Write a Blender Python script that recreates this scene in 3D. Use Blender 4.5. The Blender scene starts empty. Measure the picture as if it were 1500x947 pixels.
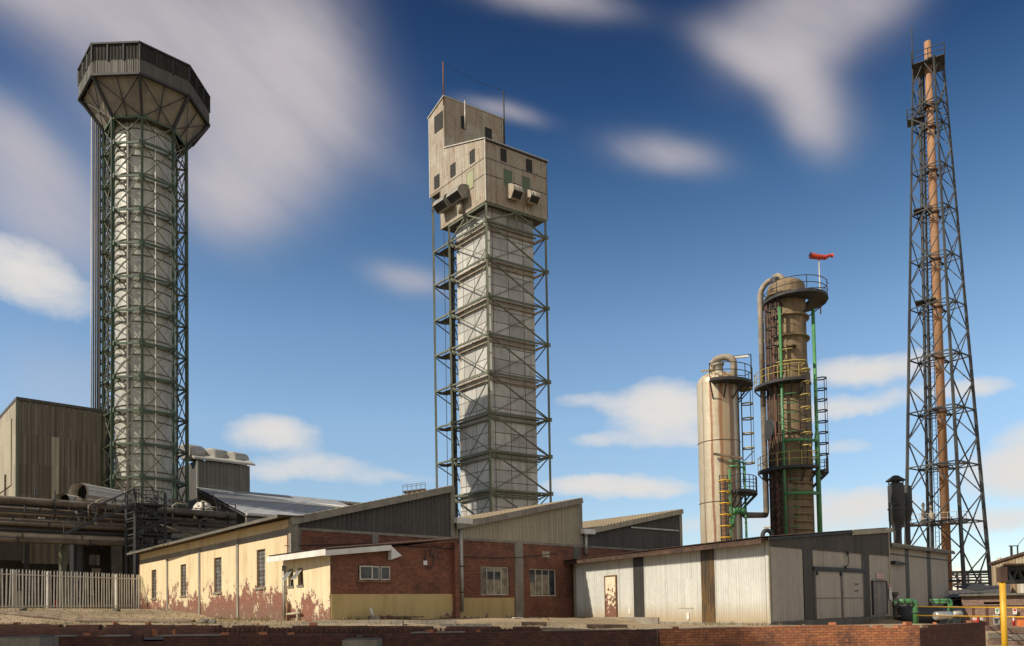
import bpy, bmesh, math, random
from mathutils import Vector, Matrix
random.seed(7)
V = Vector
C = bpy.context.scene.collection
sc = bpy.context.scene

# ------------------------------------------------------------------ camera
FPX, CX, CY = 1100.0, 750.0, 851.0            # focal length and principal point on a 1500 x 947 frame
PITCH, ROLL = math.atan(38/1100.0), 0.0175
F0 = V((0, math.cos(PITCH), math.sin(PITCH)))
U0 = V((0, -math.sin(PITCH), math.cos(PITCH)))
R0 = V((1, 0, 0))
RC = R0*math.cos(ROLL) - U0*math.sin(ROLL)
UC = R0*math.sin(ROLL) + U0*math.cos(ROLL)
cd = bpy.data.cameras.new('camera'); cam = bpy.data.objects.new('camera', cd); C.objects.link(cam)
cam.matrix_world = Matrix(((RC.x, UC.x, -F0.x, 0), (RC.y, UC.y, -F0.y, 0), (RC.z, UC.z, -F0.z, 0), (0, 0, 0, 1)))
cd.sensor_width = 36; cd.lens = FPX/1500*36; cd.shift_y = (CY-473.5)/1500; cd.clip_start = .1; cd.clip_end = 12000
sc.camera = cam

# survey helpers: eye level is z = 0, x to the right, y into the scene, metres
def ray(u, v): return F0*FPX + RC*(u-CX) + UC*(CY-v)
def at(u, v, Y):
    r = ray(u, v); return r*(Y/r.y)
def z_at(x, y, v):
    k = CY-v
    return (FPX*(x*UC.x+y*UC.y) - k*(x*F0.x+y*F0.y))/(k*F0.z-FPX*UC.z)
def xy(u, v, Y):
    p = at(u, v, Y); return (p.x, p.y)

# ------------------------------------------------------------------ light, sky
EL = math.radians(41)
SH = V((-.902, -.431, 0)).normalized()
SUN = V((SH.x*math.cos(EL), SH.y*math.cos(EL), math.sin(EL)))
sl = bpy.data.lights.new('sun', 'SUN'); so = bpy.data.objects.new('sun', sl); C.objects.link(so)
sl.energy = 4.6; sl.angle = math.radians(.53); sl.color = (1, .90, .74)
so.rotation_euler = SUN.to_track_quat('Z', 'Y').to_euler()
w = bpy.data.worlds.new('World'); sc.world = w; w.use_nodes = True
wn = w.node_tree; wn.nodes.clear(); WN = wn.nodes; WL = wn.links
def wnode(t, **k):
    n = WN.new(t)
    for a, b in k.items(): setattr(n, a, b)
    return n
sky = wnode('ShaderNodeTexSky', sky_type='NISHITA', sun_disc=False, sun_elevation=EL,
            sun_rotation=math.atan2(SUN.x, SUN.y), air_density=1.0, dust_density=.25, ozone_density=3.0, altitude=1500)
wtc = wnode('ShaderNodeTexCoord')
def wm(op, a, b=None, clamp=False):
    n = wnode('ShaderNodeMath', operation=op, use_clamp=clamp)
    for i, x in enumerate((a, b)):
        if x is None: continue
        if isinstance(x, (int, float)): n.inputs[i].default_value = x
        else: WL.new(x, n.inputs[i])
    return n.outputs[0]
def wv(op, a, b):
    n = wnode('ShaderNodeVectorMath', operation=op)
    for i, x in enumerate((a, b)):
        if isinstance(x, (tuple, Vector)): n.inputs[i].default_value = tuple(x)
        else: WL.new(x, n.inputs[i])
    return n.outputs['Value' if op == 'DOT_PRODUCT' else 'Vector']
DIR = wtc.outputs['Generated']
def wnoise(vec, scale, detail, rough=.5, col=False):
    n = wnode('ShaderNodeTexNoise'); n.inputs['Scale'].default_value = scale
    n.inputs['Detail'].default_value = detail; n.inputs['Roughness'].default_value = rough
    WL.new(vec, n.inputs['Vector']); return n.outputs['Color' if col else 'Fac']
def warp(scale, amt, detail=4):
    c = wnoise(DIR, scale, detail, .6, True)
    d = wv('SUBTRACT', c, (.5, .5, .5)); d = wv('MULTIPLY', d, (amt, amt*.5, amt))
    return wv('ADD', DIR, d)
w_soft = warp(3.0, .045, 4); w_low = warp(14.0, .034, 8)
def blob(u, v, a, b, ang, amp, vec):
    c = ray(u, v).normalized(); t = math.radians(ang)
    p1 = ray(u+math.cos(t)*a, v+math.sin(t)*a).normalized() - c
    p2 = ray(u-math.sin(t)*b, v+math.cos(t)*b).normalized() - c
    t1, t2 = p1/p1.length_squared, p2/p2.length_squared
    d = wv('SUBTRACT', vec, c)
    x = wv('DOT_PRODUCT', d, t1); y = wv('DOT_PRODUCT', d, t2)
    r = wm('ADD', wm('MULTIPLY', x, x), wm('MULTIPLY', y, y))
    return wm('MULTIPLY', wm('POWER', 2.718, wm('MULTIPLY', r, -1.0)), amp)
SOFT = [(120, -10, 270, 72, 10, 1.0), (330, 35, 190, 85, 22, 1.0), (430, 110, 90, 105, 30, .9), (385, 200, 95, 85, 60, .85), (335, 285, 62, 62, 70, 1.0), (230, 180, 110, 110, 0, .35), (60, 295, 130, 62, 28, .75),
        (10, 205, 95, 42, 30, .7), (800, 0, 90, 24, 8, .8), (1270, 5, 75, 34, -10, .4), (1165, 10, 85, 36, 0, .7), (1180, 60, 85, 46, 0, .85), (1100, 85, 62, 26, 25, .8), (1175, 120, 72, 42, 40, .9),
        (1185, 178, 46, 32, 45, .8), (968, 224, 62, 22, 12, .9), (600, 412, 46, 18, 8, .5), (745, 166, 50, 11, 10, .8), (110, 575, 90, 60, 10, .3)]
LOW = [(30, 400, 90, 38, 12, 1.0), (402, 636, 55, 22, 0, 1.0), (430, 686, 100, 16, -6, .55), (972, 602, 66, 34, -3, 1.25),
       (870, 592, 55, 12, 4, .35), (1240, 596, 90, 16, -2, .8), (1310, 538, 75, 20, 4, .75), (1225, 548, 60, 20, 0, .45),
       (1420, 572, 60, 14, 0, .55), (868, 712, 75, 14, -3, .8), (960, 716, 60, 12, 0, .6), (1250, 742, 75, 24, 0, .95),
       (870, 645, 40, 11, 0, .45), (1495, 680, 80, 38, -18, 1.3), (1480, 762, 70, 14, 0, .8), (1240, 655, 60, 14, 0, .35),
       (1010, 648, 70, 16, 0, .35), (560, 700, 90, 14, 0, .25), (1100, 770, 180, 22, 0, .35)]
def total(lst, vec):
    s = None
    for b in lst:
        o = blob(*b, vec); s = o if s is None else wm('ADD', s, o)
    return s
mr = wnode('ShaderNodeMapping'); mr.inputs['Rotation'].default_value = (0, math.radians(-32), 0); WL.new(DIR, mr.inputs[0])
mp = wnode('ShaderNodeMapping'); mp.inputs['Scale'].default_value = (2.0, 3, 8.5); WL.new(mr.outputs[0], mp.inputs[0])
streak = wnoise(mp.outputs[0], 1.1, 5, .6)
def soften(x, k): return wm('SUBTRACT', 1.0, wm('POWER', 2.718, wm('MULTIPLY', x, -k)))
softm = soften(wm('MULTIPLY', total(SOFT, w_soft), wm('MAXIMUM', wm('ADD', wm('MULTIPLY', streak, 2.0), -.08), .12)), 1.4)
mp2 = wnode('ShaderNodeMapping'); mp2.inputs['Scale'].default_value = (8, 8, 20); WL.new(DIR, mp2.inputs[0])
puff = wnoise(mp2.outputs[0], 1.6, 7, .62)
lowm = soften(wm('MAXIMUM', wm('SUBTRACT', wm('MULTIPLY', total(LOW, w_low), wm('ADD', wm('MULTIPLY', puff, 2.6), -.12)), .16), 0.0), 2.7)
sep = wnode('ShaderNodeSeparateXYZ'); WL.new(DIR, sep.inputs[0])
grad = wnode('ShaderNodeValToRGB'); cr = grad.color_ramp          # deep polarised blue overhead, paler towards the horizon
cr.elements[0].position = 0.0; cr.elements[0].color = (.88, .80, .74, 1)
cr.elements[1].position = .75; cr.elements[1].color = (.08, .13, .20, 1)
for p_, c_ in ((.08, (.98, .92, .84)), (.15, (1.12, 1.06, .94)), (.24, (1.30, 1.26, 1.10)), (.34, (1.10, 1.17, 1.08)), (.47, (.56, .76, .82)), (.56, (.25, .42, .56)), (.64, (.15, .27, .39))):
    e = cr.elements.new(p_); e.color = (*c_, 1)
WL.new(sep.outputs[2], grad.inputs[0])
gm = wnode('ShaderNodeMix', data_type='RGBA', blend_type='MULTIPLY'); gm.inputs[0].default_value = 1
WL.new(sky.outputs[0], gm.inputs[6]); WL.new(grad.outputs[0], gm.inputs[7])
def wmix(fac, a, col):
    n = wnode('ShaderNodeMix', data_type='RGBA'); WL.new(fac, n.inputs[0]); WL.new(a, n.inputs[6])
    n.inputs[7].default_value = (*col, 1); return n.outputs[2]
c1 = wmix(softm, gm.outputs[2], (4.05, 3.75, 3.85))
c2 = wmix(lowm, c1, (5.4, 5.2, 4.95))
# added fill: bright broken cloud behind the camera, lifts the shaded faces
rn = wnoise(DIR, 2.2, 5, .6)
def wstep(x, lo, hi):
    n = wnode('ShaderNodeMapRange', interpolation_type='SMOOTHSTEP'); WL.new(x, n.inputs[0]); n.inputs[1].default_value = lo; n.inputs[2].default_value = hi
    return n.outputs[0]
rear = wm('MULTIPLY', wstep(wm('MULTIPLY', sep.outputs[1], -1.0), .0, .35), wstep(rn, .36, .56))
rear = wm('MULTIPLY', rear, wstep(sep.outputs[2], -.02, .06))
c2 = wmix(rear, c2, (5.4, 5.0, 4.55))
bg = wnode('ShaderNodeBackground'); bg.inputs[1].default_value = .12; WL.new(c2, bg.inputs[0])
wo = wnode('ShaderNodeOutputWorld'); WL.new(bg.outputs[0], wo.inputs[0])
sc.view_settings.view_transform = 'Standard'; sc.view_settings.look = 'None'
sc.view_settings.exposure = .25; sc.view_settings.gamma = 1; sc.view_settings.use_curve_mapping = False
sc.render.engine = 'CYCLES'; sc.cycles.max_bounces = 5; sc.cycles.diffuse_bounces = 3

# ------------------------------------------------------------------ materials
class NT:
    def __init__(s, name):
        s.m = bpy.data.materials.new(name); s.m.use_nodes = True; s.t = s.m.node_tree; s.t.nodes.clear()
        s.out = s.n('ShaderNodeOutputMaterial'); s.b = s.n('ShaderNodeBsdfPrincipled'); s.t.links.new(s.b.outputs[0], s.out.inputs[0])
        s.uv = s.n('ShaderNodeTexCoord').outputs['UV']; s.pos = s.n('ShaderNodeNewGeometry').outputs['Position']
    def n(s, t, **k):
        n = s.t.nodes.new(t)
        for a, b in k.items(): setattr(n, a, b)
        return n
    def put(s, x, inp):
        if isinstance(x, (int, float)): inp.default_value = x
        elif isinstance(x, tuple): inp.default_value = (*x, 1) if (inp.type == 'RGBA' and len(x) == 3) else x
        else: s.t.links.new(x, inp)
    def math(s, op, a, b=None, clamp=False):
        n = s.n('ShaderNodeMath', operation=op, use_clamp=clamp); s.put(a, n.inputs[0])
        if b is not None: s.put(b, n.inputs[1])
        return n.outputs[0]
    def map(s, vec, sc_, loc=(0, 0, 0)):
        n = s.n('ShaderNodeMapping'); s.t.links.new(vec, n.inputs[0]); n.inputs['Scale'].default_value = sc_; n.inputs['Location'].default_value = loc
        return n.outputs[0]
    def noise(s, vec, scale, detail=5, rough=.6):
        n = s.n('ShaderNodeTexNoise'); s.t.links.new(vec, n.inputs['Vector']); n.inputs['Scale'].default_value = scale
        n.inputs['Detail'].default_value = detail; n.inputs['Roughness'].default_value = rough
        return n.outputs['Fac']
    def step(s, x, lo, hi):
        n = s.n('ShaderNodeMapRange', interpolation_type='SMOOTHSTEP'); s.put(x, n.inputs[0])
        n.inputs[1].default_value = lo; n.inputs[2].default_value = hi; return n.outputs[0]
    def mix(s, f, a, b, mode='MIX'):
        n = s.n('ShaderNodeMix', data_type='RGBA', blend_type=mode); s.put(f, n.inputs[0]); s.put(a, n.inputs[6]); s.put(b, n.inputs[7])
        return n.outputs[2]
    def bump(s, h, strength, dist=.02):
        n = s.n('ShaderNodeBump'); n.inputs['Strength'].default_value = strength; n.inputs['Distance'].default_value = dist
        s.put(h, n.inputs['Height']); s.t.links.new(n.outputs[0], s.b.inputs['Normal'])
    def fin(s, col, rough=.8, metal=0):
        s.put(col, s.b.inputs['Base Color']); s.put(rough, s.b.inputs['Roughness']); s.put(metal, s.b.inputs['Metallic']); return s.m

def weath(name, c, c2=None, streak=.5, rust=0., rustc=(.17, .065, .03), rough=.75, metal=0., scale=.6, bump=.15,
          corr=0, sheet=0, sheetamt=.5, sheetc=None, amber=None, low=None, lowz=(0, 1), rustmap=(1.6, .35), stains_and_shade=()):
    t = NT(name); c2 = c2 or tuple(x*.6 for x in c)
    n1 = t.noise(t.pos, scale, 6); n2 = t.noise(t.map(t.uv, (2.2, .16, 1)), 1.0, 5)
    n3 = t.noise(t.pos, scale*9, 4)
    f = t.math('ADD', t.math('MULTIPLY', n1, 1-streak), t.math('MULTIPLY', n2, streak))
    f = t.math('ADD', f, t.math('MULTIPLY', t.math('SUBTRACT', n3, .5), .35))
    col = t.mix(t.step(f, .33, .68), c, c2)
    if sheet:
        sp = t.n('ShaderNodeSeparateXYZ'); t.t.links.new(t.uv, sp.inputs[0])
        fl = t.math('FLOOR', t.math('DIVIDE', sp.outputs[0], sheet))
        fz = t.math('FLOOR', t.math('DIVIDE', sp.outputs[1], 3.1))
        wn_ = t.n('ShaderNodeTexWhiteNoise', noise_dimensions='2D'); cb = t.n('ShaderNodeCombineXYZ')
        t.put(fl, cb.inputs[0]); t.put(fz, cb.inputs[1]); t.put(cb.outputs[0], wn_.inputs['Vector'])
        r = wn_.outputs['Value']
        col = t.mix(t.math('MULTIPLY', r, sheetamt), col, sheetc or tuple(x*.45 for x in c))
        seam = t.math('FRACT', t.math('DIVIDE', sp.outputs[0], sheet))
        col = t.mix(t.math('MULTIPLY', t.math('LESS_THAN', seam, .05), .5), col, tuple(x*.3 for x in c))
    if amber:
        col = t.mix(t.step(t.noise(t.map(t.uv, (.5, .5, 1)), 1.0, 3), .45, .6), col, amber)
    if rust:
        rm = t.step(t.math('ADD', t.noise(t.map(t.uv, (*rustmap, 1)), 1.3, 8 if rustmap[0] > 1 else 3, .7), t.math('MULTIPLY', n3, .25)), .85-rust, 1.0-rust)
        col = t.mix(rm, col, rustc)
    if low:
        sp = t.n('ShaderNodeSeparateXYZ'); t.t.links.new(t.pos, sp.inputs[0])
        lm = t.step(t.math('ADD', sp.outputs[2], t.math('MULTIPLY', n2, -.9)), lowz[1], lowz[0])
        col = t.mix(lm, col, low)
    for (u0, wd, amt, sc_) in stains_and_shade:
        sp = t.n('ShaderNodeSeparateXYZ'); t.t.links.new(t.uv, sp.inputs[0])
        dx = t.math('ABSOLUTE', t.math('SUBTRACT', t.math('ADD', sp.outputs[0], t.math('MULTIPLY', t.math('SUBTRACT', n2, .5), .5)), u0+.0))
        col = t.mix(t.math('MULTIPLY', t.step(dx, wd, wd*.35), amt), col, sc_)
    h = t.math('MULTIPLY', n3, .3)
    if False: pass
    if corr:
        sp = t.n('ShaderNodeSeparateXYZ'); t.t.links.new(t.uv, sp.inputs[0])
        sn = t.math('SINE', t.math('MULTIPLY', sp.outputs[0], 2*math.pi/corr)); h = t.math('ADD', h, sn)
        col = t.mix(t.math('MULTIPLY', t.math('LESS_THAN', sn, -.55), .22), col, tuple(x*.35 for x in c))
        t.bump(h, .8, corr*.16)
    else: t.bump(t.math('ADD', h, t.math('MULTIPLY', t.noise(t.pos, 1.1, 2), 2.5)), bump*1.3, .05)
    return t.fin(col, rough, metal)

def brickm(name, c1, c2, mortar, dirt=(.03, .02, .018), dirtamt=.5, w=.24, h=.086, dark=None):
    t = NT(name)
    b = t.n('ShaderNodeTexBrick'); t.t.links.new(t.uv, b.inputs['Vector']); b.inputs['Scale'].default_value = 1
    b.inputs['Color1'].default_value = (*c1, 1); b.inputs['Color2'].default_value = (*c2, 1); b.inputs['Mortar'].default_value = (*mortar, 1)
    b.inputs['Mortar Size'].default_value = .011; b.inputs['Mortar Smooth'].default_value = .4
    b.inputs['Brick Width'].default_value = w; b.inputs['Row Height'].default_value = h
    n1 = t.noise(t.pos, .8, 7, .65); n2 = t.noise(t.pos, 7, 5)
    col = t.mix(t.math('MULTIPLY', t.step(n1, .42, .72), dirtamt), b.outputs['Color'], dirt)
    col = t.mix(t.math('MULTIPLY', t.step(n2, .45, .8), .5), col, tuple(x*1.5 for x in c1))
    t.bump(t.math('ADD', t.math('MULTIPLY', b.outputs['Fac'], -1), t.math('MULTIPLY', n2, .6)), .5, .012)
    return t.fin(col, .92)

def peel(name, plaster, zlo, zhi, brick=(.23, .088, .055)):
    t = NT(name)
    sp = t.n('ShaderNodeSeparateXYZ'); t.t.links.new(t.pos, sp.inputs[0])
    b = t.n('ShaderNodeTexBrick'); t.t.links.new(t.uv, b.inputs['Vector']); b.inputs['Scale'].default_value = 1
    b.inputs['Color1'].default_value = (*brick, 1); b.inputs['Color2'].default_value = (brick[0]*.75, brick[1]*.7, brick[2]*.7, 1)
    b.inputs['Mortar'].default_value = (.24, .12, .08, 1)
    b.inputs['Mortar Size'].default_value = .01; b.inputs['Brick Width'].default_value = .24; b.inputs['Row Height'].default_value = .086
    n = t.noise(t.pos, .85, 9, .62); n4 = t.noise(t.pos, 5.5, 8, .68)
    hz = t.math('DIVIDE', t.math('SUBTRACT', sp.outputs[2], zlo), zhi-zlo)
    k = t.math('ADD', t.math('ADD', t.math('MULTIPLY', t.math('SUBTRACT', n, .5), 2.6), t.math('MULTIPLY', t.math('SUBTRACT', n4, .5), 1.5)), t.math('MULTIPLY', hz, -1.0))
    m = t.step(k, -.46, -.43)
    st = t.noise(t.map(t.uv, (1.6, .12, 1)), 1.2, 5)
    pl = t.mix(t.step(t.math('ADD', t.math('MULTIPLY', st, .7), t.math('MULTIPLY', n, .3)), .42, .75), plaster, tuple(a*b_ for a, b_ in zip(plaster, (.72, .66, .55))))
    edge = t.math('MULTIPLY', t.step(k, -.62, -.46), .35)
    pl = t.mix(edge, pl, tuple(a*b_ for a, b_ in zip(plaster, (.85, .72, .5))))
    wht = t.step(t.noise(t.pos, 2.2, 6), .58, .66)
    bc = t.mix(t.math('MULTIPLY', wht, .5), b.outputs['Color'], (.42, .30, .21))
    pl = t.mix(t.math('MULTIPLY', t.step(k, -.56, -.50), .75), pl, (.50, .44, .34))
    damp = t.step(t.math('ADD', hz, t.math('MULTIPLY', n4, -.6)), .12, -.30)
    col = t.mix(t.math('MULTIPLY', damp, .6), t.mix(m, pl, bc), (.13, .095, .065))
    drip = t.step(t.noise(t.map(t.uv, (3.2, .10, 1)), 1.0, 4), .60, .72)
    col = t.mix(t.math('MULTIPLY', drip, .22), col, (.22, .17, .10))
    t.bump(t.math('ADD', t.math('MULTIPLY', m, -2.0), t.math('MULTIPLY', n4, .4)), .6, .02)
    return t.fin(col, .93)

def plain(name, c, rough=.6, metal=0.): 
    return weath(name, c, tuple(x*.72 for x in c), .3, rough=rough, metal=metal, scale=1.5, bump=.05)

def groundm(name):
    t = NT(name)
    n1 = t.noise(t.pos, .25, 6); n2 = t.noise(t.pos, 3.0, 8, .7); n3 = t.noise(t.pos, 22, 4)
    col = t.mix(t.step(n1, .35, .65), (.33, .25, .155), (.20, .15, .09))
    col = t.mix(t.math('MULTIPLY', t.step(n2, .5, .72), .7), col, (.10, .085, .05))
    col = t.mix(t.math('MULTIPLY', t.step(n3, .55, .75), .5), col, (.36, .30, .22))
    t.bump(t.math('ADD', n2, t.math('MULTIPLY', n3, .5)), .7, .05)
    return t.fin(col, .95)

def panelm(name, c1, c2, joint, w, h, stain=(.20, .13, .07), stainamt=.5):
    t = NT(name)
    b = t.n('ShaderNodeTexBrick', offset=0.); t.t.links.new(t.uv, b.inputs['Vector']); b.inputs['Scale'].default_value = 1
    b.inputs['Color1'].default_value = (*c1, 1); b.inputs['Color2'].default_value = (*c2, 1); b.inputs['Mortar'].default_value = (*joint, 1)
    b.inputs['Mortar Size'].default_value = .06; b.inputs['Mortar Smooth'].default_value = .1
    b.inputs['Brick Width'].default_value = w; b.inputs['Row Height'].default_value = h
    st = t.noise(t.map(t.uv, (1.1, .18, 1)), 1.3, 7, .65); n2 = t.noise(t.pos, 1.2, 6)
    col = t.mix(t.math('MULTIPLY', t.step(st, .46, .72), stainamt), b.outputs['Color'], stain)
    col = t.mix(t.math('MULTIPLY', t.step(n2, .45, .75), .45), col, tuple(x*.6 for x in c1))
    t.bump(n2, .1, .03)
    return t.fin(col, .8)

def glassm(name, c, rough=.25):
    t = NT(name); n = t.noise(t.pos, 2.5, 4)
    return t.fin(t.mix(t.step(n, .4, .65), c, tuple(x*.45 for x in c)), rough)

def doorpeel(name):
    t = NT(name); sp = t.n('ShaderNodeSeparateXYZ'); t.t.links.new(t.uv, sp.inputs[0])
    n = t.noise(t.pos, 5, 8, .65); k = t.math('SUBTRACT', n, t.math('MULTIPLY', sp.outputs[1], .13))
    m = t.step(k, .43, .47)
    col = t.mix(m, (.70, .60, .44), t.mix(t.step(t.noise(t.pos, 9, 4), .45, .6), (.20, .09, .06), (.11, .05, .04)))
    return t.fin(col, .8)

M = {}
def mk():
    M['ground'] = groundm('dry_ground')
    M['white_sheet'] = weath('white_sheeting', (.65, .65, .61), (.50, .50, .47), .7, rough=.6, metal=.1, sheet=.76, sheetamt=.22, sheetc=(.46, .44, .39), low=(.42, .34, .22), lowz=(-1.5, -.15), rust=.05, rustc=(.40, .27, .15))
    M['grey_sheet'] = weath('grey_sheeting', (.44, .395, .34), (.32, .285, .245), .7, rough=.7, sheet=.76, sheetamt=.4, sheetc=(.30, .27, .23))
    M['dark_sheet'] = weath('dark_sheeting', (.10, .092, .082), (.05, .046, .042), .8, rough=.75, sheet=.76, sheetamt=.4)
    M['tan_sheet'] = weath('tan_sheeting', (.40, .36, .26), (.28, .25, .18), .8, rough=.75, sheet=1.5, sheetamt=.35, sheetc=(.22, .19, .13))
    M['amber_sheet'] = weath('amber_translucent_sheet', (.060, .045, .030), (.035, .028, .02), .7, rough=.4, amber=(.16, .09, .03))
    M['smoke_sheet'] = weath('smoky_translucent_sheet', (.045, .042, .038), (.03, .028, .026), .7, rough=.4)
    M['roof_sheet'] = weath('brown_roof_sheet', (.13, .075, .05), (.05, .03, .025), .3, rough=.9, corr=.16)
    M['tan_roof'] = weath('tan_roof_sheet', (.34, .27, .17), (.22, .17, .11), .3, rough=.85, corr=.3)
    M['fascia'] = weath('rusty_fascia', (.10, .055, .035), (.03, .02, .016), .2, rough=.85, scale=2)
    M['concrete'] = weath('weathered_concrete', (.28, .25, .20), (.16, .14, .11), .5, scale=1.2)
    M['dark_concrete'] = weath('dark_concrete', (.15, .135, .11), (.08, .07, .055), .5, scale=1.2)
    M['brick'] = brickm('red_brown_brick', (.25, .095, .052), (.165, .060, .036), (.10, .060, .042), dirtamt=.75)
    M['orange_brick'] = brickm('orange_brick', (.46, .175, .075), (.30, .105, .05), (.12, .07, .045), dirt=(.05, .035, .03), dirtamt=.85)
    M['dark_brick'] = brickm('sooty_shaded_brick', (.125, .048, .032), (.075, .030, .022), (.035, .024, .02), dirtamt=.7)  # soot and foreground shade together in one darkened brick
    M['pale_brick'] = brickm('dusty_brick', (.25, .16, .12), (.18, .11, .085), (.14, .10, .075), dirtamt=.4)
    M['peel'] = peel('peeling_cream_plaster', (.66, .54, .34), -.45, 2.55)
    M['peel_annexe'] = peel('peeling_cream_plaster_annexe', (.68, .57, .37), -.8, 1.25)
    M['yellow_plinth'] = peel('ochre_painted_plaster', (.50, .38, .17), -1.0, -.12)
    M['white_paint'] = weath('white_paint', (.74, .73, .68), (.55, .53, .47), .4, rough=.6)
    M['galv'] = weath('galvanised_steel', (.48, .46, .40), (.33, .31, .27), .5, rough=.55, metal=.35, scale=2)
    M['green_steel'] = weath('green_painted_steel', (.055, .115, .065), (.05, .058, .042), .2, rust=.02, rough=.6, scale=1.0)
    M['faded_green_steel'] = weath('faded_green_steel', (.15, .165, .115), (.085, .09, .06), .4, rust=.12, rough=.7, scale=.25)
    M['bright_green'] = weath('bright_green_paint', (.07, .25, .09), (.045, .13, .055), .4, rust=.05, rough=.45)
    M['dark_steel'] = weath('dark_steel', (.035, .037, .04), (.022, .022, .024), .3, rust=.05, rough=.7)
    M['mast_steel'] = weath('patchy_black_steel', (.022, .025, .03), (.075, .075, .07), .2, rough=.75, scale=.35)
    M['drum'] = weath('pale_drum_metal', (.50, .49, .44), (.31, .305, .275), .6, rough=.5, metal=.15, scale=.5, rust=.02, rustc=(.35, .25, .15))
    M['shaft'] = panelm('pale_shaft_panels', (.52, .515, .485), (.34, .34, .325), (.085, .08, .07), 2.5, 1.7)
    M['head_sheet'] = weath('weathered_house_sheet', (.47, .43, .35), (.30, .265, .21), .6, rough=.8, corr=.38, sheet=1.5, sheetamt=.5, sheetc=(.30, .20, .12), rust=.20, rustc=(.26, .14, .07))
    M['crown_sheet'] = weath('brown_crown_sheet', (.15, .138, .122), (.08, .073, .064), .8, rough=.8, corr=.36, sheet=1.4, sheetamt=.5)
    M['hopper'] = weath('hopper_panel', (.27, .245, .20), (.17, .15, .12), .3, rough=.8)
    M['clad_light'] = weath('sunny_tall_cladding', (.44, .39, .29), (.31, .27, .20), .8, corr=.5, sheet=1.8, sheetamt=.5, rough=.8)  # paler copy of the tall cladding, sunlight put into its colour
    M['clad_dark'] = weath('dark_tall_cladding', (.24, .215, .175), (.14, .125, .10), .8, corr=.5, sheet=1.9, sheetamt=.8, sheetc=(.11, .085, .055), rough=.85)  # darker copy for the side away from the sun, with amber sheets
    M['grey_clad'] = weath('grey_block_cladding', (.24, .225, .20), (.15, .14, .125), .7, corr=.5, sheet=2.4, sheetamt=.4, rough=.8)
    M['blue_roof'] = weath('pale_blue_grey_roof', (.36, .375, .39), (.26, .275, .29), .6, sheet=2.2, sheetamt=.3, sheetc=(.20, .22, .24), rough=.6)
    M['pale_roof'] = weath('pale_roof_sheet', (.62, .57, .49), (.48, .43, .36), .5, corr=.6, rough=.5)
    M['pipe'] = weath('brown_lagged_pipe', (.15, .122, .092), (.07, .055, .042), .2, rough=.75, scale=1.2, rust=.05)
    M['hood'] = weath('grey_duct_sheet', (.27, .255, .225), (.16, .15, .13), .4, rough=.7, scale=1.5)
    M['pale_plain'] = weath('pale_smooth_sheet', (.44, .43, .40), (.32, .31, .28), .4, rough=.6)
    M['scrub'] = weath('patchy_dark_vessel', (.055, .055, .055), (.02, .02, .022), .4, rough=.7, rust=.06, rustc=(.25, .22, .18))
    M['void'] = plain('dim_opening', (.028, .026, .024), .9)
    M['pipe_pale'] = weath('pale_lagged_pipe', (.34, .29, .22), (.20, .16, .115), .2, rough=.7, scale=1.2)
    M['vessel_pale'] = weath('stained_shaded_cream_vessel', (.55, .48, .35), (.43, .36, .25), .9, rough=.45, metal=.3, scale=.4, rust=.08, rustc=(.28, .14, .07), rustmap=(.75, .010), stains_and_shade=((7.45, .50, .6, (.33, .22, .12)), (6.5, .16, .85, (.20, .07, .035)), (7.15, .24, .85, (.27, .12, .05)), (8.05, .30, .8, (.16, .075, .045)), (9.6, 1.35, .9, (.09, .06, .04)), (5.75, .07, .7, (.2, .1, .06))))  # widest stain also puts the shade of the right flank into the colour
    M['vessel_brown'] = weath('brown_vessel', (.24, .17, .095), (.11, .078, .045), .6, rough=.75, scale=.7, rust=.16, rustc=(.10, .05, .03))
    M['rust_red'] = weath('rust_red', (.16, .055, .035), (.09, .035, .025), .3)
    M['flue'] = weath('orange_tan_flue', (.40, .22, .115), (.24, .12, .06), .4, rough=.75, scale=.35, rust=.10, rustc=(.12, .06, .035))
    M['yellow'] = weath('yellow_paint', (.62, .36, .02), (.48, .26, .02), .3, rough=.45, scale=2, rust=.01)
    M['hoop_yellow'] = weath('faded_yellow_paint', (.44, .34, .09), (.27, .20, .07), .3, rough=.5)
    M['sock'] = plain('orange_red_cloth', (.52, .055, .03), .8)
    M['black'] = plain('black_void', (.008, .008, .009), .9)
    M['dark_glass'] = glassm('dark_glass', (.05, .055, .06), .18)
    M['hazy_glass'] = glassm('hazy_glass', (.20, .21, .20), .3)
    M['curtain'] = glassm('curtained_glass', (.30, .25, .17), .4)
    M['frame_cream'] = weath('cream_window_frame', (.46, .42, .30), (.30, .25, .17), .3, scale=3)
    M['frame_rust'] = weath('rusty_window_frame', (.24, .13, .06), (.12, .06, .03), .3, scale=3)
    M['frame_white'] = weath('white_window_frame', (.60, .58, .50), (.42, .38, .3), .3, scale=3)
    M['pale_steel'] = weath('pale_fence_steel', (.60, .59, .54), (.42, .40, .36), .5, rough=.6, metal=.15, scale=2)
    M['door_peel'] = doorpeel('peeling_door_paint')
    M['grey_door'] = weath('grey_door_paint', (.21, .19, .17), (.13, .10, .085), .5, rust=.06, scale=2)
    M['old_sheet'] = weath('rusted_old_sheet', (.30, .19, .11), (.16, .10, .06), .8, corr=.3, sheet=.9, sheetamt=.8, sheetc=(.42, .36, .24), rust=.1)
    M['green_shutter'] = weath('green_shutter_paint', (.09, .16, .085), (.11, .12, .075), .5)
    M['lime_panel'] = weath('lime_faded_panel', (.30, .33, .19), (.27, .26, .16), .5)
    M['red'] = plain('red_paint', (.50, .02, .02), .4)
    M['orange'] = plain('orange_plastic', (.62, .16, .04), .5)
    M['timber'] = weath('old_timber', (.17, .12, .075), (.08, .055, .035), .2, scale=2)
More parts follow.
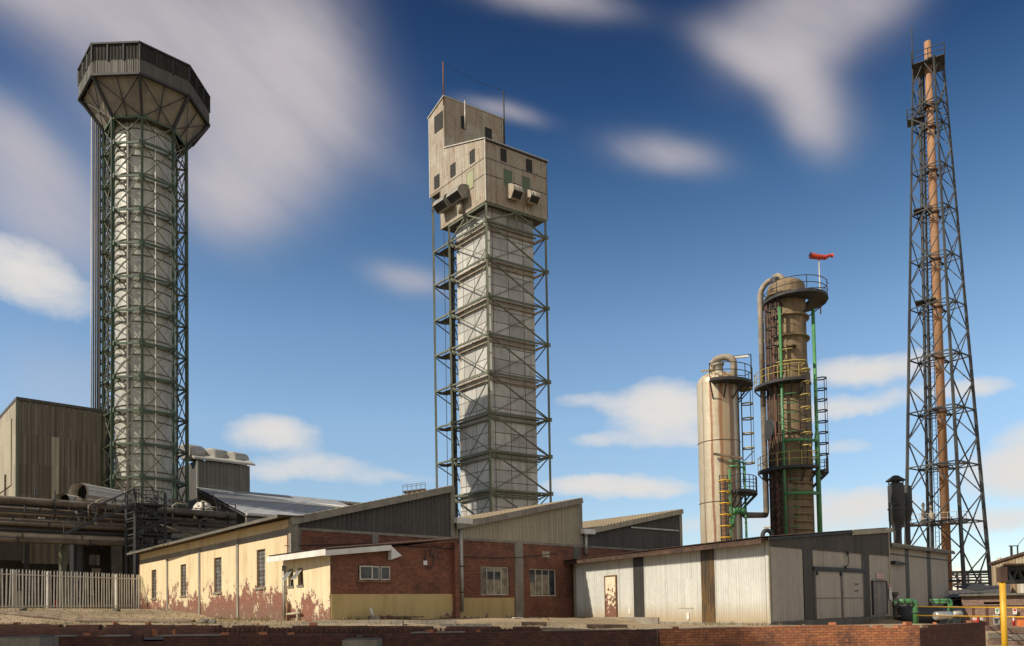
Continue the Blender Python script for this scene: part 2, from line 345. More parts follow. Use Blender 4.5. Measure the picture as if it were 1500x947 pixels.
    M['sign_green'] = plain('green_sign_paint', (.03, .22, .10), .5)
    M['silver'] = plain('silver_metal', (.60, .58, .54), .35, .6)
    M['tank_blue'] = weath('dark_blue_grey_tank', (.05, .055, .065), (.03, .03, .035), .2)
mk()

# ------------------------------------------------------------------ mesh builder
class MB:
    def __init__(s): s.v = []; s.f = []; s.sm = []; s.uv = []
    def face(s, pts, smooth=False, uv=None):
        b = len(s.v); s.v += [V(p) for p in pts]; s.f.append(list(range(b, b+len(pts)))); s.sm.append(smooth); s.uv.append(uv)
    def par(s, o, a, b, c):                       # parallelepiped
        o, a, b, c = V(o), V(a), V(b), V(c)
        if a.cross(b).dot(c) < 0: a, b = b, a
        p = [o, o+a, o+a+b, o+b]; q = [x+c for x in p]
        s.face(p[::-1]); s.face(q)
        for i in range(4): j = (i+1) % 4; s.face((p[i], p[j], q[j], q[i]))
        return s
    def box(s, c, sx, sy, sz, rz=0):
        ca, sa = math.cos(rz), math.sin(rz); a = V((ca*sx, sa*sx, 0)); b = V((-sa*sy, ca*sy, 0)); h = V((0, 0, sz))
        return s.par(V(c)-a/2-b/2-h/2, a, b, h)
    def bar(s, p, q, w, h=None):
        p, q = V(p), V(q); h = h or w; d = q-p
        if d.length < 1e-6: return s
        dn = d.normalized(); up = V((0, 0, 1)) if abs(dn.z) < .95 else V((0, 1, 0))
        x = dn.cross(up).normalized(); y = x.cross(dn).normalized()
        return s.par(p-x*w/2-y*h/2, x*w, y*h, d)
    def tube(s, pts, r, n=10, cap=True, closed=False):
        pts = [V(p) for p in pts]; N = len(pts); rs = r if isinstance(r, (list, tuple)) else [r]*N
        rings = []; L = 0; prev = None
        for i in range(N):
            if closed: d = pts[(i+1) % N]-pts[i-1]
            else: d = pts[min(i+1, N-1)]-pts[max(i-1, 0)]
            d.normalize()
            if prev is None:
                up = V((0, 0, 1)) if abs(d.z) < .9 else V((0, 1, 0)); x = d.cross(up).normalized()
            else: x = (prev - d*prev.dot(d)).normalized()
            prev = x; y = d.cross(x)
            if i: L += (pts[i]-pts[i-1]).length
            rings.append(([pts[i]+x*rs[i]*math.cos(2*math.pi*k/n)+y*rs[i]*math.sin(2*math.pi*k/n) for k in range(n)], L, rs[i]))
        idx = []
        for pr, l, rr in rings: idx.append(len(s.v)); s.v += pr
        M_ = N if closed else N-1
        for i in range(M_):
            a, b = idx[i], idx[(i+1) % N]; rr = max(rings[i][2], .05)
            for k in range(n):
                j = (k+1) % n
                s.f.append([a+k, a+j, b+j, b+k]); s.sm.append(True)
                l0, l1 = rings[i][1], rings[(i+1) % N][1] if i+1 < N else rings[i][1]+.1
                u0, u1 = 2*math.pi*rr*k/n, 2*math.pi*rr*(k+1)/n
                s.uv.append([(u0, l0), (u1, l0), (u1, l1), (u0, l1)])
        if cap and not closed:
            s.f.append([idx[0]+k for k in range(n)][::-1]); s.sm.append(False); s.uv.append(None)
            s.f.append([idx[-1]+k for k in range(n)]); s.sm.append(False); s.uv.append(None)
        return s
    def lathe(s, c, prof, n=32, a0=0, a1=2*math.pi):   # prof: (r, z) from bottom to top
        full = abs(a1-a0-2*math.pi) < 1e-6; m = n if full else n+1; idx = []
        for r, z in prof:
            idx.append(len(s.v))
            s.v += [V((c[0]+r*math.cos(a0+(a1-a0)*k/n), c[1]+r*math.sin(a0+(a1-a0)*k/n), z)) for k in range(m)]
        for i in range(len(prof)-1):
            rr = max(prof[i][0], prof[i+1][0])
            for k in range(n):
                j = (k+1) % m
                s.f.append([idx[i]+k, idx[i]+j, idx[i+1]+j, idx[i+1]+k]); s.sm.append(True)
                u0, u1 = (a1-a0)*rr*k/n, (a1-a0)*rr*(k+1)/n; z0, z1 = prof[i][1], prof[i+1][1]
                s.uv.append([(u0, z0), (u1, z0), (u1, z1), (u0, z1)])
        return s
    def prism(s, poly, ext):                      # poly: 3D points in a plane, extruded by ext
        poly = [V(p) for p in poly]; ext = V(ext)
        nrm = sum(((poly[i]-poly[0]).cross(poly[(i+1) % len(poly)]-poly[0]) for i in range(1, len(poly))), V((0, 0, 0)))
        if nrm.dot(ext) < 0: poly = poly[::-1]
        q = [p+ext for p in poly]; s.face(poly[::-1]); s.face(q)
        for i in range(len(poly)): j = (i+1) % len(poly); s.face((poly[i], poly[j], q[j], q[i]))
        return s
    def corr(s, p00, p10, p11, p01, n, pitch=.13, amp=.018, res=6):   # waved sheet, waves across p00 -> p10
        p00, p10, p11, p01, n = V(p00), V(p10), V(p11), V(p01), V(n).normalized()
        L = (p10-p00).length; N = max(2, int(L/pitch*res)); b = len(s.v)
        for i in range(N+1):
            t = i/N; o = n*(amp*math.sin(2*math.pi*L*t/pitch))
            s.v += [p00.lerp(p10, t)+o, p01.lerp(p11, t)+o]
        for i in range(N):
            a = b+2*i; f = [a, a+2, a+3, a+1]
            nn = (s.v[f[1]]-s.v[f[0]]).cross(s.v[f[3]]-s.v[f[0]])
            s.f.append(f if nn.dot(n) > 0 else f[::-1]); s.sm.append(True); s.uv.append(None)
        return s
    def build(s, name, mat, parent=None, org=(0, 0, 0)):
        o3 = V(org) if parent is None else ORG[parent.name]
        me = bpy.data.meshes.new(name); me.from_pydata([p-o3 for p in s.v], [], s.f)
        uvl = me.uv_layers.new(name='UVMap'); d = uvl.data
        for pi, p in enumerate(me.polygons):
            p.use_smooth = s.sm[pi]; uv = s.uv[pi]
            if uv is None:
                n = p.normal
                if abs(n.z) > .93: t1, t2 = V((1, 0, 0)), V((0, 1, 0))
                else:
                    t1 = V((-n.y, n.x, 0)).normalized(); t2 = n.cross(t1)
                for li, vi in zip(p.loop_indices, s.f[pi]):
                    q = s.v[vi]; d[li].uv = (q.dot(t1), q.dot(t2))
            else:
                for li, c in zip(p.loop_indices, uv): d[li].uv = c
        me.materials.append(mat); me.update()
        o = bpy.data.objects.new(name, me); C.objects.link(o)
        if parent is None: o.location = o3
        else: o.parent = parent
        ORG[o.name] = o3
        return o
ORG = {}
def tag(o, label, cat, group=None):
    o['label'] = label; o['category'] = cat; o['kind'] = 'thing'
    if group: o['group'] = group
    return o
def thing(name, label, cat, loc=(0, 0, 0), group=None):
    o = bpy.data.objects.new(name, None); C.objects.link(o); o.location = loc; o.empty_display_size = .2
    ORG[o.name] = V(loc); return tag(o, label, cat, group)
def copy_tree(o, loc, rz=None, label=None, parent=None, scale=None):
    c = o.copy(); C.objects.link(c); c.parent = parent
    if parent is None:
        c.location = loc
        if rz is not None: c.rotation_euler = (0, 0, rz)
        if scale: c.scale = scale
        if label: c['label'] = label
    for ch in list(o.children): copy_tree(ch, None, parent=c)
    return c

class Wall:                                       # a vertical plane; s metres along d from P, z up, o metres outwards
    def __init__(s, P, d, flip=False):
        s.P = V((P[0], P[1], 0)); s.d = V((d[0], d[1], 0)).normalized()
        s.n = V((s.d.y, -s.d.x, 0))
        if s.n.dot(s.P) > 0: s.n = -s.n
        if flip: s.n = -s.n
    def uv(s, u, v):
        r = ray(u, v); t = s.P.dot(s.n)/r.dot(s.n); p = r*t; return ((p-s.P).dot(s.d), p.z)
    def p(s, a, z, o=0): return s.P + s.d*a + V((0, 0, z)) + s.n*o
    def s_of(s, u, v): return s.uv(u, v)[0]
    def rect(s, u0, v0, u1, v1):                  # pixel box (top left, bottom right) -> s0, s1, z0, z1
        um, vm = (u0+u1)/2, (v0+v1)/2
        a, b = s.uv(u0, vm)[0], s.uv(u1, vm)[0]; zt, zb = s.uv(um, v0)[1], s.uv(um, v1)[1]
        return min(a, b), max(a, b), zb, zt
    def slab(s, mb, s0, s1, z0, z1, o0, o1): mb.par(s.p(s0, z0, o0), s.d*(s1-s0), V((0, 0, z1-z0)), s.n*(o1-o0)); return mb

def wall_open(W, s0, s1, zb, ztf, holes, th=.28, n_out=0.):   # wall with real openings, top may slope (ztf is a function of s)
    mb = MB(); ss = sorted(set([s0, s1]+[x for h in holes for x in h[:2]])); zmin = min(ztf(s0), ztf(s1))
    zz = sorted(set([zb]+[x for h in holes for x in h[2:]]))
    for i in range(len(ss)-1):
        a, b = ss[i], ss[i+1]
        for j in range(len(zz)):
            last = j == len(zz)-1
            z0 = zz[j]; ta, tb = (ztf(a), ztf(b)) if last else (zz[j+1], zz[j+1])
            m = ((a+b)/2, (z0+(ta+tb)/2)/2)
            if any(h[0] < m[0] < h[1] and h[2] < m[1] < h[3] for h in holes) : continue
            q = [W.p(a, z0, n_out), W.p(b, z0, n_out), W.p(b, tb, n_out), W.p(a, ta, n_out)]
            nn = (q[1]-q[0]).cross(q[3]-q[0])
            if nn.dot(W.n) < 0: q = q[::-1]
            mb.face(q); mb.face([x-W.n*th for x in q[::-1]])
    for h in holes:
        a, b, z0, z1 = h
        for q in ((W.p(a, z0), W.p(b, z0)), (W.p(b, z0), W.p(b, z1)), (W.p(b, z1), W.p(a, z1)), (W.p(a, z1), W.p(a, z0))):
            p0, p1 = q[0]+W.n*n_out, q[1]+W.n*n_out
            f = [p0, p1, p1-W.n*th, p0-W.n*th]; c = W.p((a+b)/2, (z0+z1)/2, n_out-th/2)
            nn = (f[1]-f[0]).cross(f[3]-f[0])
            if nn.dot(c-(f[0]+f[2])/2) < 0: f = f[::-1]
            mb.face(f)
    e = [(s0, zb, ztf(s0)), (s1, zb, ztf(s1))]
    for a, z0, z1 in e: mb.face([W.p(a, z0, n_out), W.p(a, z0, n_out-th), W.p(a, z1, n_out-th), W.p(a, z1, n_out)])
    mb.face([W.p(s0, ztf(s0), n_out), W.p(s1, ztf(s1), n_out), W.p(s1, ztf(s1), n_out-th), W.p(s0, ztf(s0), n_out-th)])
    return mb

def window(W, r, parent, fm, gm_, cols=2, rows=1, o=-.14, fw=.05, sill=None, label=None, bars=None):
    s0, s1, z0, z1 = r; f = MB()
    W.slab(f, s0, s0+fw, z0, z1, o-.03, o+.03); W.slab(f, s1-fw, s1, z0, z1, o-.03, o+.03)
    W.slab(f, s0+fw, s1-fw, z0, z0+fw, o-.03, o+.03); W.slab(f, s0+fw, s1-fw, z1-fw, z1, o-.03, o+.03)
    for k in range(1, cols):
        x = s0+(s1-s0)*k/cols; W.slab(f, x-fw/2, x+fw/2, z0+fw, z1-fw, o-.025, o+.025)
    for k in range(1, rows):
        z = z0+(z1-z0)*k/rows; W.slab(f, s0+fw, s1-fw, z-fw*.4, z+fw*.4, o-.02, o+.02)
    fo = f.build('window', fm, parent)
    if label: fo['label'] = label
    W.slab(MB(), s0+fw*.5, s1-fw*.5, z0+fw*.5, z1-fw*.5, o-.012, o+.006).build('pane', gm_, fo)
    if bars:
        b = MB()
        for k in range(1, bars):
            z = z0+(z1-z0)*k/bars; b.tube([W.p(s0, z, o+.07), W.p(s1, z, o+.07)], .012, 6)
        b.build('security_bar', M['dark_steel'], fo)
    if sill:
        W.slab(MB(), s0-.08, s1+.08, z0-.09, z0, -.10, sill).build('sill', M['concrete'] if sill < .08 else M['frame_rust'], fo)
    return fo

# directions of the site grid
A = V((math.sin(math.radians(47.3)), math.cos(math.radians(47.3)), 0))
B = V((-math.sin(math.radians(40.3)), math.cos(math.radians(40.3)), 0))
UP = V((0, 0, 1))

# ------------------------------------------------------------------ ground
GP = []
for u, v, Y in ((0, 892, 44), (205, 893, 53.4), (425, 909, 34.3), (485, 909.5, 31), (668, 906.5, 35.5), (750, 905, 43), (850, 904, 47.6), (905, 905, 43),
                (968, 914.5, 40), (1127, 917, 32), (1290, 907, 40.4), (960, 924, 24.8), (1150, 918.5, 25.2), (1340, 916, 25), (700, 921, 25.5), (400, 919, 25.5), (100, 915, 25.5)):
    p = at(u, v, Y); GP.append((p.x, p.y, p.z))
GP += [(30, 38, -1.6), (24, 31, -1.3), (17.5, 31, -1.35), (17, 34, -1.4), (20.5, 37, -1.45), (24, 44, -1.7), (30, 46, -1.75), (19, 29, -1.35), (23, 40, -1.6), (40, 40, -1.5), (60, 60, -1.2), (0, 90, 0), (-60, 90, .6), (60, 120, -.5), (-30, 40, .3)]
def gz(x, y):
    sw = sz = 0
    for a, b, z in GP:
        d = ((x-a)**2+(y-b)**2)+.3; k = 1/d**1.6; sw += k; sz += k*z
    return sz/sw
def yline(x):                                     # where the yard drops to the lower ground, behind each retaining wall
    if x < .95: return 26.05
    if x < 4.6: return 24.3
    if x < 13.45: return 24.9
    if x < 16.7: return 24.9+(x-13.45)*.56
    return 30.9
def ground():
    def rng(a, b, st): return [a+i*st for i in range(int(round((b-a)/st)))]
    xs = [-6000, -1500, -400, -150, -90]+rng(-60, 0, 1.0)+rng(0, 2, .1)+rng(2, 4, .5)+rng(4, 5, .1)+rng(5, 13, 1.0)+rng(13, 17.2, .15)+rng(17.2, 61, 1.0)+[90, 150, 400, 1500, 6000]
    ys = [-60, -20, 5, 12, 18, 22]+rng(24, 27.2, .1)+rng(27.2, 30.6, .4)+rng(30.6, 31.4, .1)+rng(31.4, 70, 1.0)+[75, 85, 100, 130, 200, 500, 2000, 8000]
    mb = MB(); idx = {}
    for j, y in enumerate(ys):
        for i, x in enumerate(xs):
            if y <= yline(x): z = -2.5 if x < 13.4 else -1.9
            else: z = gz(x, y) + (random.uniform(-.03, .03) if y < 60 and abs(x) < 60 else 0)
            if y > 250: z = -1.0
            idx[i, j] = len(mb.v); mb.v.append(V((x, y, z)))
    for j in range(len(ys)-1):
        for i in range(len(xs)-1):
            mb.f.append([idx[i, j], idx[i+1, j], idx[i+1, j+1], idx[i, j+1]]); mb.sm.append(True); mb.uv.append(None)
    o = mb.build('ground', M['ground']); o['kind'] = 'structure'
ground()
def P3(u, v, Y): return at(u, v, Y)
def gp(u, v, Y, dz=0):
    x, y = xy(u, v, Y); return V((x, y, gz(x, y)+dz))

# ================================================================== SAWTOOTH WAREHOUSE
cor = at(425, 894, 34.3); PC = V((cor.x, cor.y, 0))
WL_ = Wall(PC, B); WR_ = Wall(PC, A)
z_eave = WL_.uv(420, 761)[1]
def warehouse():
    T = thing('warehouse', 'long sawtooth roofed brick warehouse with peeling cream plaster side wall', 'building', (PC.x, PC.y, -.43))
    sL = WL_.s_of(205, 850)
    zc = WR_.uv(440, 773)[1]                                      # foot of the cladding
    # sunlit plastered side
    px = [(222, 835, 229, 877), (264.5, 827, 272.5, 873), (313.5, 817, 324.5, 868), (376, 805, 388.5, 861)]
    holes = [WL_.rect(*r) for r in px]
    wall_open(WL_, 0, sL, -1.2, lambda s: z_eave+.02, holes, .3).build('side_wall', M['peel'], T)
    for h in holes:
        window(WL_, h, T, M['frame_rust'], M['hazy_glass'], 2, 1, o=-.12, fw=.06, sill=.07, bars=9)
    for u in (245.5, 292.5, 348.5):
        s = WL_.s_of(u, 850); WL_.slab(MB(), s-.14, s+.14, -1.2, z_eave-.45, -.1, .05).build('pilaster', M['concrete'], T)
    WL_.slab(MB(), -.28, .0, -1.2, z_eave, -.3, .06).build('corner_pillar', M['concrete'], T)
    WL_.slab(MB(), 0, sL, z_eave-.72, z_eave-.42, -.1, .012).build('lintel_band', M['concrete'], T)
    WL_.slab(MB(), sL-.01, sL+.25, -1.2, z_eave, -12, .0).build('end_wall', M['brick'], T)
    # gable side: teeth
    s1 = WR_.s_of(660, 800); s2 = WR_.s_of(848, 800); s3 = WR_.s_of(995, 790); s1b = WR_.s_of(668, 800)
    zp1, zp2, zp3 = WR_.uv(660, 714)[1], WR_.uv(848, 732)[1], WR_.uv(995, 748)[1]
    zv2, zv3 = WR_.uv(669, 768)[1], WR_.uv(855, 778)[1]
    depth = -sL-.4
    rec = 3.0
    # brick wall of the gable side with openings
    h1 = WR_.rect(704, 830.5, 746, 872); h2 = WR_.rect(776, 834, 815, 873.5)
    wall_open(WR_, .0, s2+.4, -1.4, lambda s: zc, [h1, h2], .28).build('gable_wall', M['brick'], T)
    WR_.slab(MB(), s2+.4, s3+.2, -1.4, zc, -.28, 0).build('rear_wall', M['brick'], T)
    window(WR_, h1, T, M['frame_white'], M['curtain'], 4, 1, o=-.12, fw=.055, label='white framed window with torn mesh and cream curtains')
    window(WR_, h2, T, M['frame_white'], M['dark_glass'], 4, 1, o=-.12, fw=.055, label='broken white framed window with a missing pane')
    W = WR_
    a, b, z0, z1 = h2; w_ = b-a
    W.slab(MB(), a+.28*w_, a+.72*w_, z0+.08, z1-.35, -.15, -.105).build('curtain', M['curtain'], T)
    W.slab(MB(), a+.05*w_, a+.22*w_, z0+.08, z0+(z1-z0)*.5, -.15, -.105).build('curtain', M['curtain'], T)
    a, b, z0, z1 = h1
    W.slab(MB(), a+.22*(b-a), a+.75*(b-a), z1-(z1-z0)*.45, z1-.28, -.118, -.104).build('broken_pane', M['dark_glass'], T)
    # mesh in the corner
    m = MB()
    for k in range(9):
        m.bar(W.p(a, z0+(z1-z0)*k/10, -.06), W.p(a+.5, z0+(z1-z0)*(k+1.8)/10, -.06), .012)
        m.bar(W.p(a+.5, z0+(z1-z0)*k/10, -.055), W.p(a, z0+(z1-z0)*(k+1.8)/10, -.055), .012)
    m.build('torn_mesh', M['dark_steel'], T)
    for (u0, u1) in ((754, 766),):
        x0, x1 = W.s_of(u0, 850), W.s_of(u1, 850); W.slab(MB(), x0, x1, -1.4, zc-.12, -.1, .05).build('pillar', M['concrete'], T)
    x0 = W.s_of(424, 780); W.slab(MB(), .02, .55, 0, zc-.13, -.1, .04).build('pillar', M['concrete'], T)
    x0 = W.s_of(545, 790); W.slab(MB(), x0, x0+.35, 0, zc-.13, -.1, .04).build('pillar', M['concrete'], T)
    W.slab(MB(), s2-.55, s2+.15, -1.2, zc-.13, -.1, .05).build('pillar', M['dark_concrete'], T)
    W.slab(MB(), 0.02, s3, zc-.13, zc+.0, -.2, .045).build('ring_beam', M['concrete'], T)
    # brick plinth painted ochre
    x0, x1 = W.s_of(670, 880), W.s_of(753, 880); W.slab(MB(), x0, x1, -1.4, W.uv(710, 876)[1], -.1, .022).build('painted_plinth', M['yellow_plinth'], T)
    # air brick
    a_ = W.rect(794, 808, 804.5, 816.5); W.slab(MB(), *a_, 0, .03).build('air_vent', M['frame_cream'], T)
    # teeth
    def tooth(sa, sb, za, zb_, mat, roofm, rim, name):
        f = MB(); g = MB()
        f.corr(W.p(sa, zc, .05), W.p(sb, zc, .05), W.p(sb, zb_-.12, .05), W.p(sa, max(za-.12, zc+.02), .05), W.n, .24, .04)
        f.build('gable_cladding', mat, T)
        g.prism([W.p(sa, zc, .0), W.p(sb, zc, .0), W.p(sb, zb_-.1, .0), W.p(sa, za-.1, 0)], -W.n*.15); g.build('gable_backing', M['dark_concrete'], T)
        # roof slab rising to the right, then a vertical light face
        dr = V((W.d.x*(sb-sa), W.d.y*(sb-sa), zb_-za)); dn = dr.normalized(); nn = W.n.cross(dn)
        if nn.z < 0: nn = -nn
        r = MB(); o0 = W.p(sa, za, .35)-dn*.25
        r.par(o0, dr+dn*.25, -W.n*(depth+.35), nn*.02)
        q0 = o0+nn*.05; q1 = q0+dr+dn*.25
        r.corr(q0, q0-W.n*(depth+.35), q1-W.n*(depth+.35), q1, nn, .25, .03, 4)
        r.build('roof', roofm, T)
        b = MB(); b.par(o0+W.n*.02-nn*.28, dr+dn*.25, W.n*.035, nn*.34); b.build('barge_board', rim, T)
        b2 = MB(); b2.par(W.p(sb-.02, zc, .1), W.d*.3, V((0, 0, zb_-zc-.05)), -W.n*.35); b2.build('corner_trim', rim, T)
        k = MB(); k.par(W.p(sb+.03, zc, -.25), -W.n*depth, V((0, 0, zb_-zc-.08)), W.d*.12); k.build('north_light', M['dark_sheet'], T)
    depth = 19.5
    tooth(.1, s1, z_eave, zp1, M['dark_sheet'], M['tan_roof'], M['concrete'], 'a')
    tooth(s1b, s2, zv2, zp2, M['tan_sheet'], M['tan_roof'], M['concrete'], 'b')
    tooth(s2+.35, s3, zv3, zp3, M['dark_sheet'], M['tan_roof'], M['tan_sheet'], 'c')
    # eave over the plastered side
    e = MB(); e.par(WL_.p(-.45, z_eave+.05, .72), WL_.d*(sL+.9), -WL_.n*1.2, V((0, 0, .05))); e.build('eave', M['fascia'], T)
    e = MB(); e.par(WL_.p(-.45, z_eave-.05, .74), WL_.d*(sL+.9), WL_.n*.03, V((0, 0, .14))); e.build('fascia', M['dark_concrete'], T)
    # hopper heads and downpipes
    for (u, vt, vb, Yo) in ((673, 768, 896, .25), (856, 783, 812, .25)):
        s = W.s_of(u, 800); zt = W.uv(u, vt)[1]; zb = W.uv(u, vb)[1]
        d = MB().tube([W.p(s, zb, .14), W.p(s, zt, .14)], .11, 12).build('downpipe', M['galv'], T)
        W.slab(MB(), s-.45, s+.62, zt, zt+.3, .02, .42).build('hopper_head', M['white_paint'], d)
        if u == 673:
            dd = MB()
            for v in (830, 868): z = W.uv(u, v)[1]; dd.tube([W.p(s, z-.03, .14), W.p(s, z+.03, .14)], .13, 12)
            dd.build('clamp', M['dark_steel'], d)
    # wires on wall
    wr = MB(); pts = []
    for k in range(13):
        t = k/12; u = 670+t*(815-670); v = 815+3.5*math.sin(math.pi*t)+(1-t)*0-4*t*t
        s, z = W.uv(u, v); pts.append(W.p(s, z, .06))
    wr.tube(pts, .022, 6); wr.build('cable', M['dark_steel'], T)
    wr = MB(); pts = []
    for k in range(8):
        t = k/7; s, z = W.uv(416+t*140, 800-4*t); pts.append(W.p(s, z, .07))
    wr.tube(pts, .02, 6); wr.build('cable', M['dark_steel'], T)
    # small roof vent
    s, z = W.uv(889, 764); p = W.p(s, z-.3, -3); v = MB().tube([p-UP*1.5, p+UP*.9], .09, 10); v.tube([p+UP*.95, p+UP*1.1], .17, 10); v.build('roof_vent', M['galv'], T)
    # rail on cladding of the third tooth
    p0, p1 = W.uv(922, 773), W.uv(992, 778); MB().bar(W.p(p0[0], p0[1], .12), W.p(p1[0], p1[1], .12), .1).build('rail', M['galv'], T)
    return T, zc, s2
TW, ZC, S2 = warehouse()

# ================================================================== ANNEXE
def annexe():
    c = at(485, 893, 31); P = V((c.x, c.y, 0)); L = Wall(P, B); R = Wall(P, A)
    T = thing('annexe', 'low brick lean-to annexe with cream plaster end, open casement window and white fascia', 'building', (P.x, P.y, -.45))
    sL = L.s_of(415.5, 870); sR = R.s_of(668, 850)
    zt = R.uv(487, 809)[1]; zR = R.uv(668, 794)[1]
    w1 = L.rect(423, 833.5, 430, 858.5); w2 = L.rect(437, 832, 444.5, 857)
    wall_open(L, .03, sL, -1.3, lambda s: zt+(s/sL)*0.02, [w1, w2], .24, .022).build('end_wall', M['peel_annexe'], T)
    for w_ in (w1, w2):
        fo = window(L, w_, T, M['frame_rust'], M['dark_glass'], 1, 1, o=-.12, fw=.05, sill=.07)
        s0, s1, z0, z1 = w_; k = MB()     # top-hung sash pushed open
        zt_ = z1-.05; zb_ = z0+(z1-z0)*.32
        for a, b in ((s0+.02, s0+.08), (s1-.08, s1-.02)): k.par(L.p(a, zt_, .0), L.d*(b-a), L.p(a, zb_, .35)-L.p(a, zt_, 0), L.n*.03)
        for zz in (0, .93): o_ = .35*zz; k.par(L.p(s0+.08, zt_+(zb_-zt_)*zz, o_), L.d*(s1-s0-.16), (L.p(0, zb_, .35)-L.p(0, zt_, 0))*.07, L.n*.03)
        k.build('sash', M['frame_cream'], fo)
        MB().par(L.p(s0+.08, zt_, .012), L.d*(s1-s0-.16), L.p(0, zb_, .35)-L.p(0, zt_, 0), L.n*.008).build('sash_glass', M['hazy_glass'], fo)
    w3 = R.rect(525, 829, 570, 850.5)
    wall_open(R, 0, sR, -1.4, lambda s: zt+(zR-zt)*s/sR, [w3], .24).build('front_wall', M['brick'], T)
    fo = window(R, w3, T, M['frame_rust'], M['dark_glass'], 3, 1, o=-.12, fw=.05, sill=.09, label='three light window with its left casements pushed open')
    s0, s1, z0, z1 = w3
    def sash(a0, a1, o0, o1):
        k = MB(); D = R.p(a1, 0, o1)-R.p(a0, 0, o0); H = V((0, 0, z1-z0-.04)); p = R.p(a0, z0+.02, o0); n = R.n*.03
        k.par(p, D*.08, H, n); k.par(p+D*.92, D*.08, H, n); k.par(p+D*.08, D*.84, H*.08, n); k.par(p+D*.08+H*.92, D*.84, H*.08, n)
        k.build('casement', M['frame_white'], fo); MB().par(p+D*.06+H*.06+R.n*.012, D*.88, H*.88, R.n*.008).build('casement_glass', M['dark_glass'], fo)
    w_ = s1-s0
    sash(s0+.03, s0+.36*w_, .03, .22); sash(s0+.34*w_, s0+.66*w_, .02, .02); sash(s0+.70*w_, s1-.02, .02, .08)
    zp = R.uv(580, 870.5)[1]
    R.slab(MB(), .0, sR-.02, -1.4, zp, -.05, .02).build('painted_plinth', M['yellow_plinth'], T)
    # roof with overhang
    zo = .06
    r = MB(); dl = V((R.d.x*(sR+.4), R.d.y*(sR+.4), (zR-zt)*(sR+.4)/sR))
    o0 = R.p(-.4, zt+zo, .35)-R.n*(sL+.3+.35)
    r.par(o0, dl, R.n*(sL+.3+.35), V((0, 0, .035)))
    nn = V((0, 0, 1)); q = o0+V((0, 0, .07)); r.corr(q, q+R.n*(sL+.65), q+R.n*(sL+.65)+dl, q+dl, nn, .15, .025)
    r.build('roof', M['roof_sheet'], T)
    # the other side walls
    L.slab(MB(), 0, sL, -1.3, zR-.1, -sR, -sR+.24).build('rear_wall', M['brick'], T)
    # white fascia boards
    fa = MB(); fa.par(R.p(-.42, zt-.17, .37)-R.n*(sL+.35+.37), R.n*(sL+.72), V((0, 0, .25)), -R.d*.03); fa.build('fascia_board', M['white_paint'], T)
    sf = R.s_of(566, 805); zf = zt+(zR-zt)*sf/sR
    for a, b in ((-.45, sf*.40), (sf*.405, sf)):
        za = zt+(zR-zt)*a/sR; zb = zt+(zR-zt)*b/sR
        fa = MB(); fa.par(R.p(a, za-.15, .36), R.p(b, zb-.15, .36)-R.p(a, za-.15, .36), V((0, 0, .23)), R.n*.03); fa.build('fascia_board', M['white_paint'], T)
    a, b = sf+.02, sf+.75
    MB().prism([R.p(a, zf-.55, .36), R.p(b, zf-.35, .1), R.p(a, zf+.05, .36)], R.n*-.02+R.d*.02+UP*.0+R.n*-.28).build('fascia_return', M['white_paint'], T)
    # pipework at the end wall
    for u, v0, v1, r_, m in ((419.5, 829, 908, .055, 'galv'), (425, 881, 910, .07, 'frame_rust'), (440, 891, 910, .06, 'frame_cream'), (418, 829, 895, .03, 'pipe')):
        s, z1 = L.uv(u, v0); z0 = L.uv(u, v1)[1]
        MB().tube([L.p(s, z0-.2, .13), L.p(s, z1, .13)], r_, 10).build('drain_pipe', M[m], T)
    s0, z0 = L.uv(445, 898); s1, z1 = L.uv(425, 900)
    MB().tube([L.p(s0, z0, .15), L.p(s1, z1, .16)], .05, 8).build('drain_pipe', M['frame_cream'], T)
    # cable and conduit on brick
    pts = [R.p(*R.uv(u, v), .04) for u, v in ((571, 798), (600, 801), (630, 802), (630, 816))]
    MB().tube(pts, .025, 6).build('conduit', M['dark_steel'], T)
    pts = []
    for k in range(11):
        t = k/10; a_ = -.3+t*3.6; pts.append(R.p(*R.uv(628+6.5*math.cos(a_)*1.0, 817+16*math.sin(a_)*1.0), .05))
    MB().tube(pts, .02, 6).build('cable', M['dark_steel'], T)
    s, z = R.uv(622, 825); R.slab(MB(), s-.1, s+.1, z-.1, z+.1, .02, .07).build('junction_box', M['white_paint'], T)
    pts = [R.p(*R.uv(u, v), .04) for u, v in ((634, 801), (650, 804), (668, 805))]
    MB().tube(pts, .02, 6).build('cable', M['dark_steel'], T)
    s = R.s_of(665.5, 850); R.slab(MB(), s-.04, s+.04, -1.2, zR-.1, .02, .08).build('corner_conduit', M['dark_steel'], T)
    return L, R
LA, RA = annexe()

